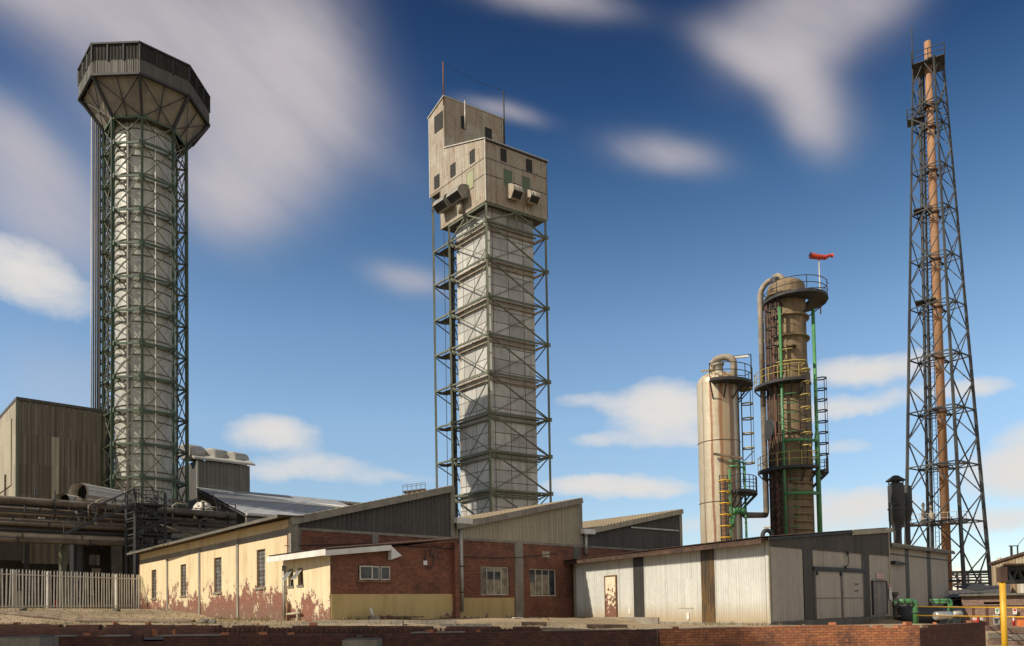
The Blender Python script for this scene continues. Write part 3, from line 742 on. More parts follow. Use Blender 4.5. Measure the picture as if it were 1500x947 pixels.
# ================================================================== WHITE SHED
def shed():
    c = at(1127, 883, 32.4); P = V((c.x, c.y, 0))
    e = at(842, 889, 46.8); dL = V((e.x-P.x, e.y-P.y, 0)).normalized()
    L = Wall(P, dL); R = Wall(P, A)
    T = thing('corrugated_shed', 'white corrugated metal shed with dark amber strips and a rusty fascia roof', 'shed', (P.x, P.y, -1))
    sL = L.s_of(842, 860); sR = R.s_of(1303, 850)
    zt = L.uv(1126, 792)[1]; zt2 = L.uv(850, 823)[1]
    zb_pts = [(0, 914.5), (L.s_of(968, 900), 913.5)]
    zb = L.uv(1127, 914)[1]; zb2 = L.uv(866, 904)[1]
    sp = L.s_of(966, 900)
    # strips of cladding on the sunlit side
    cuts = [L.s_of(u, 870) for u in (1127, 1048.5, 1029, 944.5, 929.5, 842)]
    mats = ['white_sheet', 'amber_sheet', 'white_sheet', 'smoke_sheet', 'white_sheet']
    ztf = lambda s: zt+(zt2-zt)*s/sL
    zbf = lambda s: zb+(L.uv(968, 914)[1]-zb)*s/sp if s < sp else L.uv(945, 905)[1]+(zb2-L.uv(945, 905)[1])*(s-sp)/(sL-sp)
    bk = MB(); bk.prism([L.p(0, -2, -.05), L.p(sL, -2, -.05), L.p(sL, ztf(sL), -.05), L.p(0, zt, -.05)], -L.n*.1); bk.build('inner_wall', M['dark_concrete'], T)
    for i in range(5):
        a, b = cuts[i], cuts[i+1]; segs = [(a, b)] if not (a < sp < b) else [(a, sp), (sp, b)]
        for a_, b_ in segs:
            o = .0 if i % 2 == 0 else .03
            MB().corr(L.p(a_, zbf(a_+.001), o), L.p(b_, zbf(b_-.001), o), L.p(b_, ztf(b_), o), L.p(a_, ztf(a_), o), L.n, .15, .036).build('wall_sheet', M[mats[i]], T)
    L.slab(MB(), 0, sp, -2, zb+.02, -.15, .04).build('plinth', M['concrete'], T)
    L.slab(MB(), sp, sL, -2, zbf(sp+.01)+.02, -.15, .10).build('step_plinth', M['concrete'], T)
    L.slab(MB(), -.02, .13, zb, zt, -.02, .035).build('corner_flashing', M['white_sheet'], T)
    L.slab(MB(), sL-.14, sL, zb2-.3, zt2-.1, -.02, .09).build('corner_flashing', M['tan_sheet'], T)
    # peeling door
    r = L.rect(887.5, 843, 904.5, 903.5); r = (r[0], r[1], zbf(r[0]), r[3])
    d = MB(); L.slab(d, r[0]+.06, r[1]-.06, r[2], r[3]-.06, .02, .06); d = d.build('door', M['door_peel'], T); d['label'] = 'rust peeled cream door'
    f = MB(); L.slab(f, r[0], r[0]+.06, r[2], r[3], .0, .10); L.slab(f, r[1]-.06, r[1], r[2], r[3], .0, .10); L.slab(f, r[0]+.06, r[1]-.06, r[3]-.06, r[3], .0, .10)
    f.build('door_frame', M['frame_rust'], d)
    L.slab(MB(), r[0]+.10, r[0]+.14, r[2]+.95, r[2]+1.1, .06, .10).build('handle', M['dark_steel'], d)
    # small plates and patches
    for u, v in ((923, 895), (1008.5, 903)):
        s, z = L.uv(u, v); L.slab(MB(), s-.09, s+.09, z-.17, z+.17, .02, .05).build('plate', M['white_paint'], T)
    r2 = L.rect(994, 849, 1016, 891)
    o = MB(); L.slab(o, *r2, .018, .03); o.build('patch_sheet', M['white_sheet'], T)
    s, z = L.uv(1123, 907); MB().lathe((0, 0), [(0.001, 0), (.16, .02), (.13, .2), (.02, .26)], 8)
    # right, shaded side
    tR = R.uv(1300, 777)[1]; zd = R.uv(1200, 806)[1]; zbR = R.uv(1129, 912)[1]; zbR2 = R.uv(1280, 907)[1]
    ztr = lambda s: zt+.08+(tR-zt-.08)*s/sR
    bk = MB(); bk.prism([R.p(0, -2, -.05), R.p(sR, -2, -.05), R.p(sR, ztr(sR), -.05), R.p(0, ztr(0), -.05)], -R.n*.1); bk.build('inner_wall', M['dark_concrete'], T)
    cut = [R.s_of(u, 860) for u in (1127, 1177, 1190.5, 1262, 1273.5, 1303)]
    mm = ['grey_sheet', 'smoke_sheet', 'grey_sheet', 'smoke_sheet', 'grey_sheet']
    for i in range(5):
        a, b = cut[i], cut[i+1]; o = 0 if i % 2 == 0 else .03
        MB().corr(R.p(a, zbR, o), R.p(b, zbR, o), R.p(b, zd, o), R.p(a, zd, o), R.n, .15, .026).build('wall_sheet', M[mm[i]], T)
    m = MB(); m.corr(R.p(0, zd-.02, .045), R.p(sR, zd-.02, .045), R.p(sR, ztr(sR)-.05, .045), R.p(0, ztr(0)-.05, .045), R.n, .15, .026); m.build('upper_sheet', M['dark_sheet'], T)
    R.slab(MB(), .0, sR, -2, zbR+.02, -.15, .06).build('plinth', M['dark_concrete'], T)
    R.slab(MB(), -.03, .08, zb, zt, -.03, .05).build('corner_flashing', M['tan_sheet'], T)
    R.slab(MB(), sR-.1, sR+.02, -1.6, ztr(sR)-.05, -.1, .07).build('corner_flashing', M['tan_sheet'], T)
    # double sliding doors
    r = R.rect(1191, 838, 1262, 909)
    hw = (r[0]+r[1])/2+.15
    for a, b in ((r[0]+.03, hw-.03), (hw+.03, r[1]-.03)):
        d = MB(); z0 = zbR+.05; d.corr(R.p(a, z0, .10), R.p(b, z0, .10), R.p(b, r[3], .10), R.p(a, r[3], .10), R.n, .115, .014); d = d.build('sliding_door', M['grey_sheet'], T)
        fr = MB(); R.slab(fr, a, a+.05, z0, r[3], .05, .13); R.slab(fr, b-.05, b, z0, r[3], .05, .13)
        zm = z0+(r[3]-z0)*.42; R.slab(fr, a+.05, b-.05, zm, zm+.04, .06, .128); R.slab(fr, a+.05, b-.05, r[3]-.05, r[3], .06, .128)
        fr.build('door_frame', M['grey_door'], d)
    R.slab(MB(), r[0]-.1, r[1]+.5, r[3]+.03, r[3]+.20, .02, .16).build('door_track', M['dark_steel'], T)
    for u, v in ((1192, 840), (1227.5, 841), (1237.5, 811), (1234, 832)):
        s, z = R.uv(u, v); R.slab(MB(), s-.06, s+.06, z-.09, z+.09, .1, .2).build('roller', M['dark_steel'], T)
    pts = [R.p(*R.uv(u, v), .15) for u, v in ((1237, 813), (1239.5, 820), (1238, 827), (1234, 833))]; MB().tube(pts, .022, 6).build('cable', M['dark_steel'], T)
    for v in (856, 866):
        s, z = R.uv(1251, v); R.slab(MB(), s-.22, s+.22, z-.02, z+.02, .12, .15).build('door_bar', M['dark_steel'], T)
    # personnel door
    r = R.rect(1276, 851, 1297, 904.5); zD = zbR+.1
    d = R.slab(MB(), r[0]+.05, r[1]-.05, zD, r[3]-.05, .05, .09).build('door', M['grey_door'], T)
    f = MB(); R.slab(f, r[0], r[0]+.05, zD, r[3], .03, .13); R.slab(f, r[1]-.05, r[1], zD, r[3], .03, .13); R.slab(f, r[0]+.05, r[1]-.05, r[3]-.05, r[3], .03, .13)
    f.build('door_frame', M['dark_steel'], d)
    R.slab(MB(), r[0]+.12, r[0]+.17, zD+.95, zD+1.1, .09, .14).build('handle', M['galv'], d)
    # roof: one pitch, with rusty eave
    dep = sL
    r = MB(); o0 = R.p(-.35, zt+.05, .3); dR = V((R.d.x*(sR+.5), R.d.y*(sR+.5), ztr(sR)-zt))
    dLv = L.p(sL+.5, ztf(sL), 0)-L.p(-.3, zt, 0)
    r.par(L.p(-.25, zt+.02, .60)+R.n*.02, dR+R.d*.1, dLv, V((0, 0, .04)))
    q = L.p(-.3, zt+.12, .64)
    r.corr(q, q+dLv, q+dLv+dR, q+dR, UP, .16, .03)
    r.build('roof', M['roof_sheet'], T)
    f = MB(); f.par(L.p(-.22, zt-.16, .54), dLv*.995, V((0, 0, .17)), L.n*.05); f.build('fascia', M['fascia'], T)
    f = MB(); f.par(L.p(-.22, zt-.02, .02), dLv*.995, V((0, 0, .03)), L.n*.52); f.build('soffit', M['fascia'], T)
    k = R.s_of(1243, 780)
    f = MB(); f.par(R.p(-.3, zt+.0, .2), R.p(k, ztr(k), .2)-R.p(-.3, zt+.02, .2), V((0, 0, .1)), R.n*.04); f.build('barge_board', M['dark_steel'], T)
    f = MB(); f.par(R.p(k, ztr(k)-.12, .2), R.p(sR+.1, ztr(sR)-.12, .2)-R.p(k, ztr(k)-.12, .2), V((0, 0, .24)), R.n*.05); f.build('barge_board', M['tan_sheet'], T)
    # rafter ends under the eave
    for k in range(14):
        s = sL*(k+.4)/14; z = ztf(s)-.13; L.slab(MB(), s-.04, s+.04, z, z+.1, .03, .35).build('rafter_end', M['timber'], T)
    return T, P, L, R, sL, sR, zt, ztr
TS, PS, LS, RS, SLs, SRs, ZTs, ZTR = shed()
def u_vent():
    s, z = RS.uv(1108, 783); base = LS.p(.3, ZTs+.12, -.35); r = .095
    pts = [base+RS.d*-.45+UP*0]
    for k in range(13):
        a = math.pi*(1-k/12); pts.append(base+V((0, 0, .12))+RS.d*(-.08)+(RS.d*.25+LS.d*-.1)*math.cos(a)+UP*(.24*math.sin(a)))
    pts = pts[1:]; pts = [pts[0]-UP*.16]+pts+[pts[-1]-UP*.10]
    o = MB().tube(pts, r, 12).build('vent_pipe', M['dark_steel']); tag(o, 'dark looped vent pipe on the near corner of the shed roof', 'vent pipe')
u_vent()
def signs():
    # red and white warning notice over the personnel door
    r = RS.rect(1282, 840.5, 1292, 848)
    T = thing('warning_sign', 'red and white notice board above the grey door of the shed', 'sign', RS.p(r[0], r[2], .05))
    RS.slab(MB(), *r, .07, .09).build('board', M['white_paint'], T)
    w_ = r[1]-r[0]; h = r[3]-r[2]; m = MB()
    RS.slab(m, r[0]+.02, r[1]-.02, r[2]+h*.08, r[2]+h*.2, .091, .096)
    RS.slab(m, r[0]+.02, r[1]-.02, r[2]+h*.82, r[2]+h*.94, .091, .096)
    for row in range(2):
        x = r[0]+.05
        while x < r[1]-.08:
            l = random.uniform(.03, .08); z = r[2]+h*(.32+.24*row); RS.slab(m, x, x+l, z, z+h*.15, .091, .096); x += l+.025
    m.build('lettering', M['red'], T)
    r = RS.rect(1299.5, 857, 1303, 863)
    T = thing('wall_notice', 'small red and white plate on the corner post beside the grey door', 'sign', RS.p(r[0], r[2], .05))
    RS.slab(MB(), *r, .08, .10).build('board', M['white_paint'], T); h = r[3]-r[2]
    RS.slab(MB(), r[0]+.02, r[1]-.02, r[2]+h*.4, r[3]-.02, .101, .105).build('red_field', M['red'], T)
    r = RS.rect(1300.2, 864, 1303.4, 879)
    o = RS.slab(MB(), *r, .08, .11).build('notice_board', M['white_paint'], None, RS.p(r[0], r[2], .05)); tag(o, 'narrow white plate hanging under the small red notice', 'sign')
signs()

# ================================================================== SECOND SHED
def shed2():
    a = at(1303, 880, 42.6); b = at(1389, 880, 51.0); P = V((a.x, a.y, 0)); R = Wall(P, (b.x-a.x, b.y-a.y))
    T = thing('storage_shed', 'grey sheeted shed with tan roof edge standing behind the white shed', 'shed', (P.x, P.y, -1.2))
    sR = R.s_of(1389, 850); zt0, zt1 = R.uv(1305, 800)[1], R.uv(1388, 810)[1]
    cut = [R.s_of(u, 850) for u in (1303, 1326.5, 1332, 1358, 1364, 1389)]
    for i in range(5):
        a_, b_ = cut[i], cut[i+1]; a_ = max(a_, -.5)
        MB().corr(R.p(a_, -2, 0), R.p(b_, -2, 0), R.p(b_, zt0+(zt1-zt0)*b_/sR, 0), R.p(a_, zt0+(zt1-zt0)*a_/sR, 0), R.n, .13, .018).build('wall_sheet', M['grey_sheet' if i % 2 == 0 else 'smoke_sheet'], T)
    R.slab(MB(), -.5, sR, -2, min(zt0, zt1)-.05, -.2, -.05).build('inner_wall', M['dark_concrete'], T)
    nrm = R.n; h = (zt1-zt0)
    MB().par(R.p(-.5, zt0+.02, .35), R.p(sR+.3, zt1+.02, .35)-R.p(-.5, zt0+.02, .35), -nrm*8.5+UP*.75, UP*.10).build('roof', M['tan_roof'], T)
    MB().par(R.p(-.5, zt0-.12, .36), R.p(sR+.3, zt1-.12, .36)-R.p(-.5, zt0-.12, .36), nrm*.05, UP*.15).build('gutter', M['dark_concrete'], T)
    z = R.uv(1345, 817)[1]; R.slab(MB(), -.4, sR, z, z+.06, .02, .06).build('rail', M['dark_steel'], T)
    r = R.rect(1304, 823, 1324, 828); MB().prism([R.p(r[0], r[2], .03), R.p(r[1], r[2]+.05, .03), R.p(r[1], r[3]-.08, .03), R.p(r[0], r[3], .03)], R.n*.25).build('canopy', M['dark_steel'], T)
    MB().par(R.p(sR, -2, 0), -nrm*8, UP*(zt1+2-.1), -R.d*.1).build('end_wall', M['grey_sheet'], T)
    return R
R2 = shed2()

# ================================================================== ROUND LATTICE TOWER
def round_tower():
    Y = 83.0; x, y = xy(214, 735, Y); cxy = V((x, y, 0))
    wv_ = (-cxy).normalized(); rt = V((-wv_.y, wv_.x, 0))
    cs = abs(wv_.y)
    k = Y/FPX*cs
    Rf, Rh, Rd = 62*k, 98*k, 45.5*k
    def vtx(R, j, off=-5): a = math.radians(off+45*j); return cxy+(wv_*math.cos(a)+rt*math.sin(a))*R
    T = thing('round_tower', 'tall round metal tower in a green octagonal lattice frame with flared brown crown', 'tower', (x, y, -.5))
    fp = vtx(Rf, 0); zl = [z_at(fp.x, fp.y, v) for v in (171, 208)]+[z_at(fp.x, fp.y, 257+49.05*i) for i in range(11)]
    zl.append(zl[-1]-3.7); zl.append(zl[-1]-3.6)
    ztop, zbot = zl[0], -1.0
    # drum with seams
    prof = [(Rd, zbot), (Rd, ztop+.6)]
    MB().lathe(cxy, prof, 48).build('drum', M['drum'], T)
    for i in range(len(zl)-1):
        m = MB()
        for t in (.26, .78):
            z = zl[i]+(zl[i+1]-zl[i])*t; m.lathe(cxy, [(Rd, z-.06), (Rd+.10, z-.04), (Rd+.10, z+.04), (Rd, z+.06)], 48)
        m.build('drum_seam', M['faded_green_steel'], T)
    # vertical pale pipe on the drum
    a = vtx(Rd+.12, 0, 17); MB().tube([a+UP*zbot, a+UP*(ztop-.5)], .08, 8).build('riser_pipe', M['white_paint'], T)
    a = vtx(Rd+.15, 0, -33); MB().tube([a+UP*zbot, a+UP*(ztop-.2)], .16, 8).build('riser_pipe', M['galv'], T)
    for j in range(8):
        p = vtx(Rf, j); d = (p-cxy).normalized(); t_ = V((-d.y, d.x, 0)); m = MB()
        m.par(p-t_*.13-d*.03+UP*zbot, t_*.26, d*.06, UP*(ztop-zbot)); m.par(p-t_*.03-d*.22+UP*zbot, t_*.06, d*.40, UP*(ztop-zbot))
        m.build('post', M['green_steel'], T)
    for i, z in enumerate(zl):
        m = MB(); n = MB()
        for j in range(8):
            a, b = vtx(Rf, j), vtx(Rf, j+1)
            m.bar(a+UP*z, b+UP*z, .12, .22)
            d_ = (a-cxy).normalized(); e_ = V((-d_.y, d_.x, 0)); m.par(a+d_*.04-e_*.30+UP*(z-.24), e_*.60, d_*.03, UP*.48)
            a2, b2 = vtx(Rd+.25, j), vtx(Rd+.25, j+1); n.bar(a+UP*z, a2+UP*z, .16, .2); n.bar(a2+UP*z, b2+UP*z, .12, .2)
        m.build('ring_beam', M['green_steel'], T); n.build('inner_ring', M['faded_green_steel'], T)
        if i < len(zl)-1:
            z2 = zl[i+1]; c = MB()
            for j in range(8):
                a, b = vtx(Rf-.05, j), vtx(Rf-.05, j+1); c.bar(a+UP*z, b+UP*z2, .085); a, b = vtx(Rf+.03, j), vtx(Rf+.03, j+1); c.bar(b+UP*z, a+UP*z2, .085)
            c.build('cross_brace', M['faded_green_steel'], T)
    # crown
    hp = vtx(Rh, 0); z0, z1, z2 = z_at(hp.x, hp.y, 108), z_at(hp.x, hp.y, 86), z_at(hp.x, hp.y, 62)
    for j in range(8):
        a, b = vtx(Rh, j), vtx(Rh, j+1); mid = (a+b)/2-cxy; nn = mid.normalized()
        m = MB(); m.corr(a+UP*z0, b+UP*z0, b+UP*z1, a+UP*z1, nn, .24, .022); m.build('crown_cladding', M['crown_sheet'], T)
        lv = MB()
        for q in range(15):
            z = z1+.10+(z2-z1-.2)*q/14; p0, p1 = a+UP*z, b+UP*z; lv.par(p0-nn*.10, p1-p0, nn*.12-UP*.13, UP*.02)
        lv.build('louvre', M['crown_sheet'], T)
        ms = MB()
        for q in (0, 1/3, 2/3): p = a.lerp(b, q)+nn*.04; ms.bar(p+UP*(z1-.1), p+UP*z2, .14)
        ms.bar(a+UP*(z2-.05)+nn*.05, b+UP*(z2-.05)+nn*.05, .2, .18); ms.bar(a+UP*(z0)+nn*.02, b+UP*z0+nn*.02, .22, .22)
        ms.build('crown_frame', M['dark_steel'], T)
    bk = MB(); bk.prism([vtx(Rh-.35, j)+UP*(z0+.1) for j in range(8)], UP*(z2-z0-.15)); bk.build('plenum', M['black'], T)
    rf = MB(); apex = cxy+UP*(z2+.9)
    for j in range(8): rf.face([vtx(Rh+.15, j)+UP*(z2+.05), vtx(Rh+.15, j+1)+UP*(z2+.05), apex])
    rf.build('crown_roof', M['dark_sheet'], T)
    # hopper panels with frame outside
    for j in range(8):
        a, b = vtx(Rh-.4, j)+UP*(z0+.05), vtx(Rh-.4, j+1)+UP*(z0+.05); c, d = vtx(Rf-.15, j)+UP*(ztop+.1), vtx(Rf-.15, j+1)+UP*(ztop+.1)
        m = MB(); m.face([c, d, b, a]); m.face([x_-UP*-.12 for x_ in (a, b, d, c)]); m.build('hopper_panel', M['hopper'], T)
        a, b = vtx(Rh-.1, j)+UP*z0, vtx(Rh-.1, j+1)+UP*z0; c, d = vtx(Rf, j)+UP*ztop, vtx(Rf, j+1)+UP*ztop
        m = MB(); m.bar(a, c, .26); m.bar(a, d, .07); m.bar(b, c, .07); m.bar((a+b)/2, (c+d)/2, .09); m.build('hopper_strut', M['dark_steel'], T)
    # cable and ladder riser on the left flank
    def riser(u, v): return at(u, v, Y+1.5)
    for u, r, mt in ((133.5, .07, 'galv'), (136.5, .07, 'dark_steel'), (139.5, .09, 'pipe'), (142.5, .08, 'dark_steel')):
        b = riser(u, 730); m = MB().tube([V((b.x, b.y, -.5)), V((b.x, b.y, ztop+4.6))], r, 10); m.build('riser_pipe', M[mt], T)
    q = [at(145.5, 730, Y-1.5), at(158, 730, Y-1.5)]; q.append(V((q[0].x+.3, q[0].y+2.2, 0))); q.append(V((q[1].x+.3, q[1].y+2.2, 0)))
    for p in q: MB().bar(V((p.x, p.y, -.5)), V((p.x, p.y, ztop+1)), .18).build('ladder_tower_leg', M['dark_steel'], T)
    z = -.5; i = 0; m = MB(); st = 1.22
    while z < ztop:
        zz = [V((p.x, p.y, z)) for p in q]; z2_ = z+st; yy = [V((p.x, p.y, z2_)) for p in q]
        for a, b in ((0, 1), (1, 3), (3, 2), (2, 0)): m.bar(zz[a], zz[b], .10); m.bar(zz[a] if i % 2 else zz[b], yy[b] if i % 2 else yy[a], .08)
        if i % 3 == 0: m.bar((zz[0]+zz[2])/2, (zz[1]+zz[3])/2, 2.0, .08)
        z += st; i += 1
    m.build('ladder_tower_bracing', M['dark_steel'], T)
    # raking side brackets left of the frame
    for z in zl[1:]:
        br = MB(); a = vtx(Rf, -1); o = a+(-rt)*.9; br.bar(a+UP*z, o+UP*(z-.6), .10); br.bar(a+UP*(z-1.6), o+UP*(z-.6), .08); br.bar(o+UP*(z-.6), V((q[1].x, q[1].y, z-.6)), .08); br.build('side_bracket', M['faded_green_steel'], T)
    return T
round_tower()

# ================================================================== SQUARE TOWER
def square_tower():
    Y = 100.0; c = at(719.5, 750, Y); P = V((c.x, c.y, 0))
    r_ = at(807, 750, 105.2); l_ = at(640.5, 750, 109)
    dA = V((r_.x-c.x, r_.y-c.y, 0)); dB = V((l_.x-c.x, l_.y-c.y, 0))
    WA = Wall(P, dA); WB = Wall(P, dB); a1 = dA.length; b2 = dB.length
    dA.normalize(); dB.normalize(); b1 = WB.s_of(664, 745)
    T = thing('square_tower', 'tall square panelled shaft in steel frame topped by a rusty sheet metal house', 'tower', (P.x, P.y, -.5))
    zl = [z_at(P.x, P.y, v) for v in (323, 376, 432, 488, 545, 603, 660, 717)]; zl += [zl[-1]-5.2, zl[-1]-10.4]
    zb = z_at(P.x, P.y, 296); zbot = -.8
    def Q(a, b, z): return P+dA*a+dB*b+UP*z
    posts = [(0, 0), (a1, 0), (0, b1), (0, b2), (a1, b1), (a1, b2)]
    zl2 = WB.uv(629, 293)[1]
    for a, b in posts:
        top = zb if b < b2 else zl2
        p = Q(a, b, 0); m = MB(); m.bar(V((p.x, p.y, zbot)), V((p.x, p.y, top)), .30); m.build('post', M['faded_green_steel'], T)
    # shaft
    i0, ia, ib = .95, 7.45+.95, 7.0+.95
    sh = MB(); o = Q(i0, i0, zbot); sh.par(o, dA*(ia-i0), dB*(ib-i0), UP*(zb-zbot+.5)); sh.build('shaft', M['shaft'], T)
    MB().bar(Q(i0-.02, i0-.02, zbot), Q(i0-.02, i0-.02, zb-1.6), .5).build('shaft_corner', M['drum'], T)
    cx_ = MB(); 
    for i, z in enumerate(zl):
        m = MB()
        for (p, q) in (((0, 0), (a1, 0)), ((0, 0), (0, b2)), ((a1, 0), (a1, b2)), ((0, b2), (a1, b2)), ((0, b1), (a1, b1))):
            m.bar(Q(*p, z), Q(*q, z), .20, .24)
        m.build('ring_beam', M['faded_green_steel'], T); m = MB()
        for (pa, pb) in ((0, 0), (a1, 0), (0, b1)):
            g_ = Q(pa, pb, z); m = MB(); m.par(g_-dB*.18-dA*.32-UP*.28, dA*.64, -dB*.03, UP*.56); m.par(g_-dA*.18-dB*.32-UP*.28, dB*.64, -dA*.03, UP*.56)
            m.build('gusset_plate', M['faded_green_steel'], T)
        m = MB(); z2 = z-.75
        m.bar(Q(i0-.25, i0-.25, z2), Q(ia+.2, i0-.25, z2), .24, .20); m.bar(Q(i0-.25, i0-.25, z2), Q(i0-.25, ib+.2, z2), .24, .20)
        m.bar(Q(0, 0, z), Q(i0, i0, z2), .2); m.bar(Q(a1, 0, z), Q(ia, i0, z2), .2); m.bar(Q(0, b1, z), Q(i0, ib, z2), .2)
        m.bar(Q(i0-.25, i0-.25, z-.1), Q(ia+.2, i0-.25, z-.1), .30, .16); m.bar(Q(i0-.25, i0-.25, z-.1), Q(i0-.25, ib+.2, z-.1), .30, .16)
        m.build('shaft_collar', M['pipe_pale' if i < 5 else 'faded_green_steel'], T)
        if i+1 < len(zl):
            zn = zl[i+1]; m = MB()
            m.bar(Q(.1, 0, z-.1), Q(a1-.1, 0, zn+.1), .17); m.bar(Q(a1, .1, z), Q(a1, b1, zn), .12); m.bar(Q(a1, b1, z), Q(a1, .1, zn), .12)
            m.bar(Q(0, b1, z-.1), Q(0, .1, zn+.1), .13); m.bar(Q(0, .1, z-1.0), Q(0, b1*.55, zn), .10)
            m.bar(Q(i0-.15, i0-.2, zn), Q(ia, i0-.2, z-1), .08); m.bar(Q(0, b1, z-.1), Q(0, b1-.9, z-1.0), .12)
            m.bar(Q(0, b2, z-.2), Q(a1, b2, zn), .12); m.bar(Q(.1, b1, z), Q(a1*.5, b2, zn), .11); m.bar(Q(a1, b1, z), Q(a1, b2, zn), .12)
            m.build('brace', M['faded_green_steel'], T)
        # landing in the bay behind
        m = MB(); m.par(Q(.3, b1+.2, z-.35), dA*1.4, dB*(b2-b1-.4), UP*.1); m.build('landing', M['dark_steel'], T)
    # dark riser duct in the stair bay, thin cable
    m = MB()
    for zc in range(int(zbot), int(zb)-3, 2): m.tube([Q(.5, ib+.45, zc), Q(.5, ib+.45, zc+1.85)], .32, 12)
    m.tube([Q(.5, ib+.45, zbot), Q(.5, ib+.45, zb-3)], .27, 12); m.build('riser_duct', M['dark_steel'], T)
    MB().tube([Q(0.6, (b1+b2)/2+.2, zbot), Q(.6, (b1+b2)/2+.2, zb)], .045, 6).build('hanging_cable', M['dark_steel'], T)
    # truss under the house
    zt = zb; z3 = zl[0]; m = MB()
    for (o_, d_, L) in ((V((0, 0, 0)), dA, a1), (V((0, 0, 0)), dB, b1)):
        def E(t, z): return P+d_*t+UP*z
        m.bar(E(0, zt-.15), E(L, zt-.15), .3, .3)
        m.bar(E(0, z3), E(L*.5, zt-.2), .18); m.bar(E(L, z3), E(L*.5, zt-.2), .18); m.bar(E(L*.5, z3), E(L*.5, zt-.2), .18); m.bar(E(L*.25, (z3+zt)/2), E(L*.75, (z3+zt)/2), .14)
    m.build('head_truss', M['faded_green_steel'], T)
    # head house. lower block
    o = .25
    def H(a, b, z): return P+dA*a+dB*b+UP*z
    su = WB.s_of(653.5, 230); sv = WB.s_of(646.8, 300)
    zr0 = WB.uv(711, 206)[1]; zr1 = WB.uv(654, 218)[1]; zrl = WB.uv(623.5, 181)[1]; zpk = WB.uv(652, 143)[1]
    za_ = z_at(*(P+dA*(a1+o)).xy, 243); zlow = WB.uv(647, 331)[1]; zst = WB.uv(628, 294)[1]
    be = b2+.35
    zb0 = zb
    m = MB()     # left (sunlit) wall as one outline
    WBo = Wall(P-dA*o, dB); 
    out = [(-o, zb0), (sv, zlow if False else zb0), (sv, zst), (be, zst), (be, zrl), (su, zpk), (su, zr1), (-o, zr0)]
    m.prism([WBo.p(s, z, 0) for s, z in out], -WBo.n*.15)
    m.build('side_wall', M['head_sheet'], T)
    WAo = Wall(P-dB*o, dA)
    m = MB(); m.prism([WAo.p(-o-.01, zb0), WAo.p(a1+o, zb0), WAo.p(a1+o, zr0), WAo.p(-o-.01, zr0)], -WAo.n*.15); m.build('front_wall', M['head_sheet'], T)
    # far walls, floor, roofs
    m = MB(); q = [P+dA*(a1+o)+dB*s+UP*z for s, z in out]; m.prism(q, -dA*.15); m.build('rear_wall', M['head_sheet'], T)
    m = MB(); m.par(H(-o, be-.15, zst), dA*(a1+2*o), dB*.15, UP*(zrl-zst)); m.build('rear_wall', M['head_sheet'], T)
    m = MB(); m.par(H(-o, sv-.2, zb0), dA*(a1+2*o), dB*.15, UP*(zst-zb0+.1)); m.par(H(-o+.1, -o+.1, zb0+.02), dA*(a1+2*o-.2), dB*(sv), UP*.2); m.par(H(-o+.1, sv-.1, zst+.02), dA*(a1+2*o-.2), dB*(be-sv-.1), UP*.2)
    m.build('floor', M['dark_steel'], T)
    def roof(s0, z0, s1, z1, a0=-o-.15, a1_=a1+o+.15):
        m = MB(); p0 = P+dA*a0+dB*s0+UP*(z0+.03); m.par(p0, dA*(a1_-a0), (dB*(s1-s0)+UP*(z1-z0)), UP*.14); m.build('roof', M['galv'], T)
    roof(-o-.2, zr0, su, zr1); 
    roof(su-.15, zpk, be+.2, zrl)
    WU = Wall(P+dB*su, dA)
    MB().par(P+dB*(su-.02)-dA*o+UP*(zr1-.5), dA*(a1+2*o), dB*.15, UP*(zpk-zr1+.5)).build('upper_front_wall', M['head_sheet'], T)
    # edge trims
    m = MB(); m.bar(WAo.p(-o-.03, zb0, .03), WAo.p(-o-.03, zr0, .03), .14); m.bar(WBo.p(be, zst, .0), WBo.p(be, zrl, 0), .14); m.build('corner_trim', M['white_paint'], T)
    m = MB(); m.bar(WAo.p(-o, zr0-.02, .08), WAo.p(a1+o, zr0-.02, .08), .22, .3); m.build('gutter', M['dark_steel'], T)
    # girt lines
    m = MB()
    for v0, v1 in ((238, 276),): 
        s, z = WBo.uv(711, v0); s2, z2 = WBo.uv(627, 266+22); 
    for vv in (238, 262):
        z = WBo.uv(700, vv)[1]; m.bar(WBo.p(-o, z, .01), WBo.p(be-.1, z, .01), .05, .07); m.bar(WAo.p(-o, z, .01), WAo.p(a1+o, z, .01), .05, .07)
    m.build('girt_line', M['dark_steel'], T)
    def op(W, r, mat, n, fm='dark_steel'):
        q = W.rect(*r); f = W.slab(MB(), *q, .005, .05).build(n, M[mat], T); g = MB(); a, b, z0, z1 = q
        W.slab(g, a-.06, a, z0-.06, z1+.06, 0, .09); W.slab(g, b, b+.06, z0-.06, z1+.06, 0, .09); W.slab(g, a, b, z0-.06, z0, 0, .09); W.slab(g, a, b, z1, z1+.06, 0, .09)
        if mat == 'void': W.slab(g, (a+b)/2-.04, (a+b)/2+.04, z0, z1, .05, .08); W.slab(g, a, b, (z0+z1)/2-.03, (z0+z1)/2+.03, .05, .08)
        g.build('frame', M[fm], f)
    op(WBo, (637, 168, 648.5, 191), 'void', 'window')
    for r in ((637, 258, 643.5, 275), (660.5, 241, 667, 258), (689, 221, 695, 238)): op(WBo, r, 'void', 'window')
    op(WBo, (684.5, 251, 694, 277), 'lime_panel', 'shutter', 'head_sheet')
    for r in ((733.5, 219.5, 741, 236), (771, 235, 778.5, 251.5)): op(WAo, r, 'void', 'window')
    for r in ((737, 250, 750, 273), (764, 260, 776, 279)): op(WAo, r, 'green_shutter', 'shutter', 'head_sheet')
    for r in ((675.5, 172, 682, 189), (711, 189, 719.5, 205)): op(WU, r, 'void', 'window')
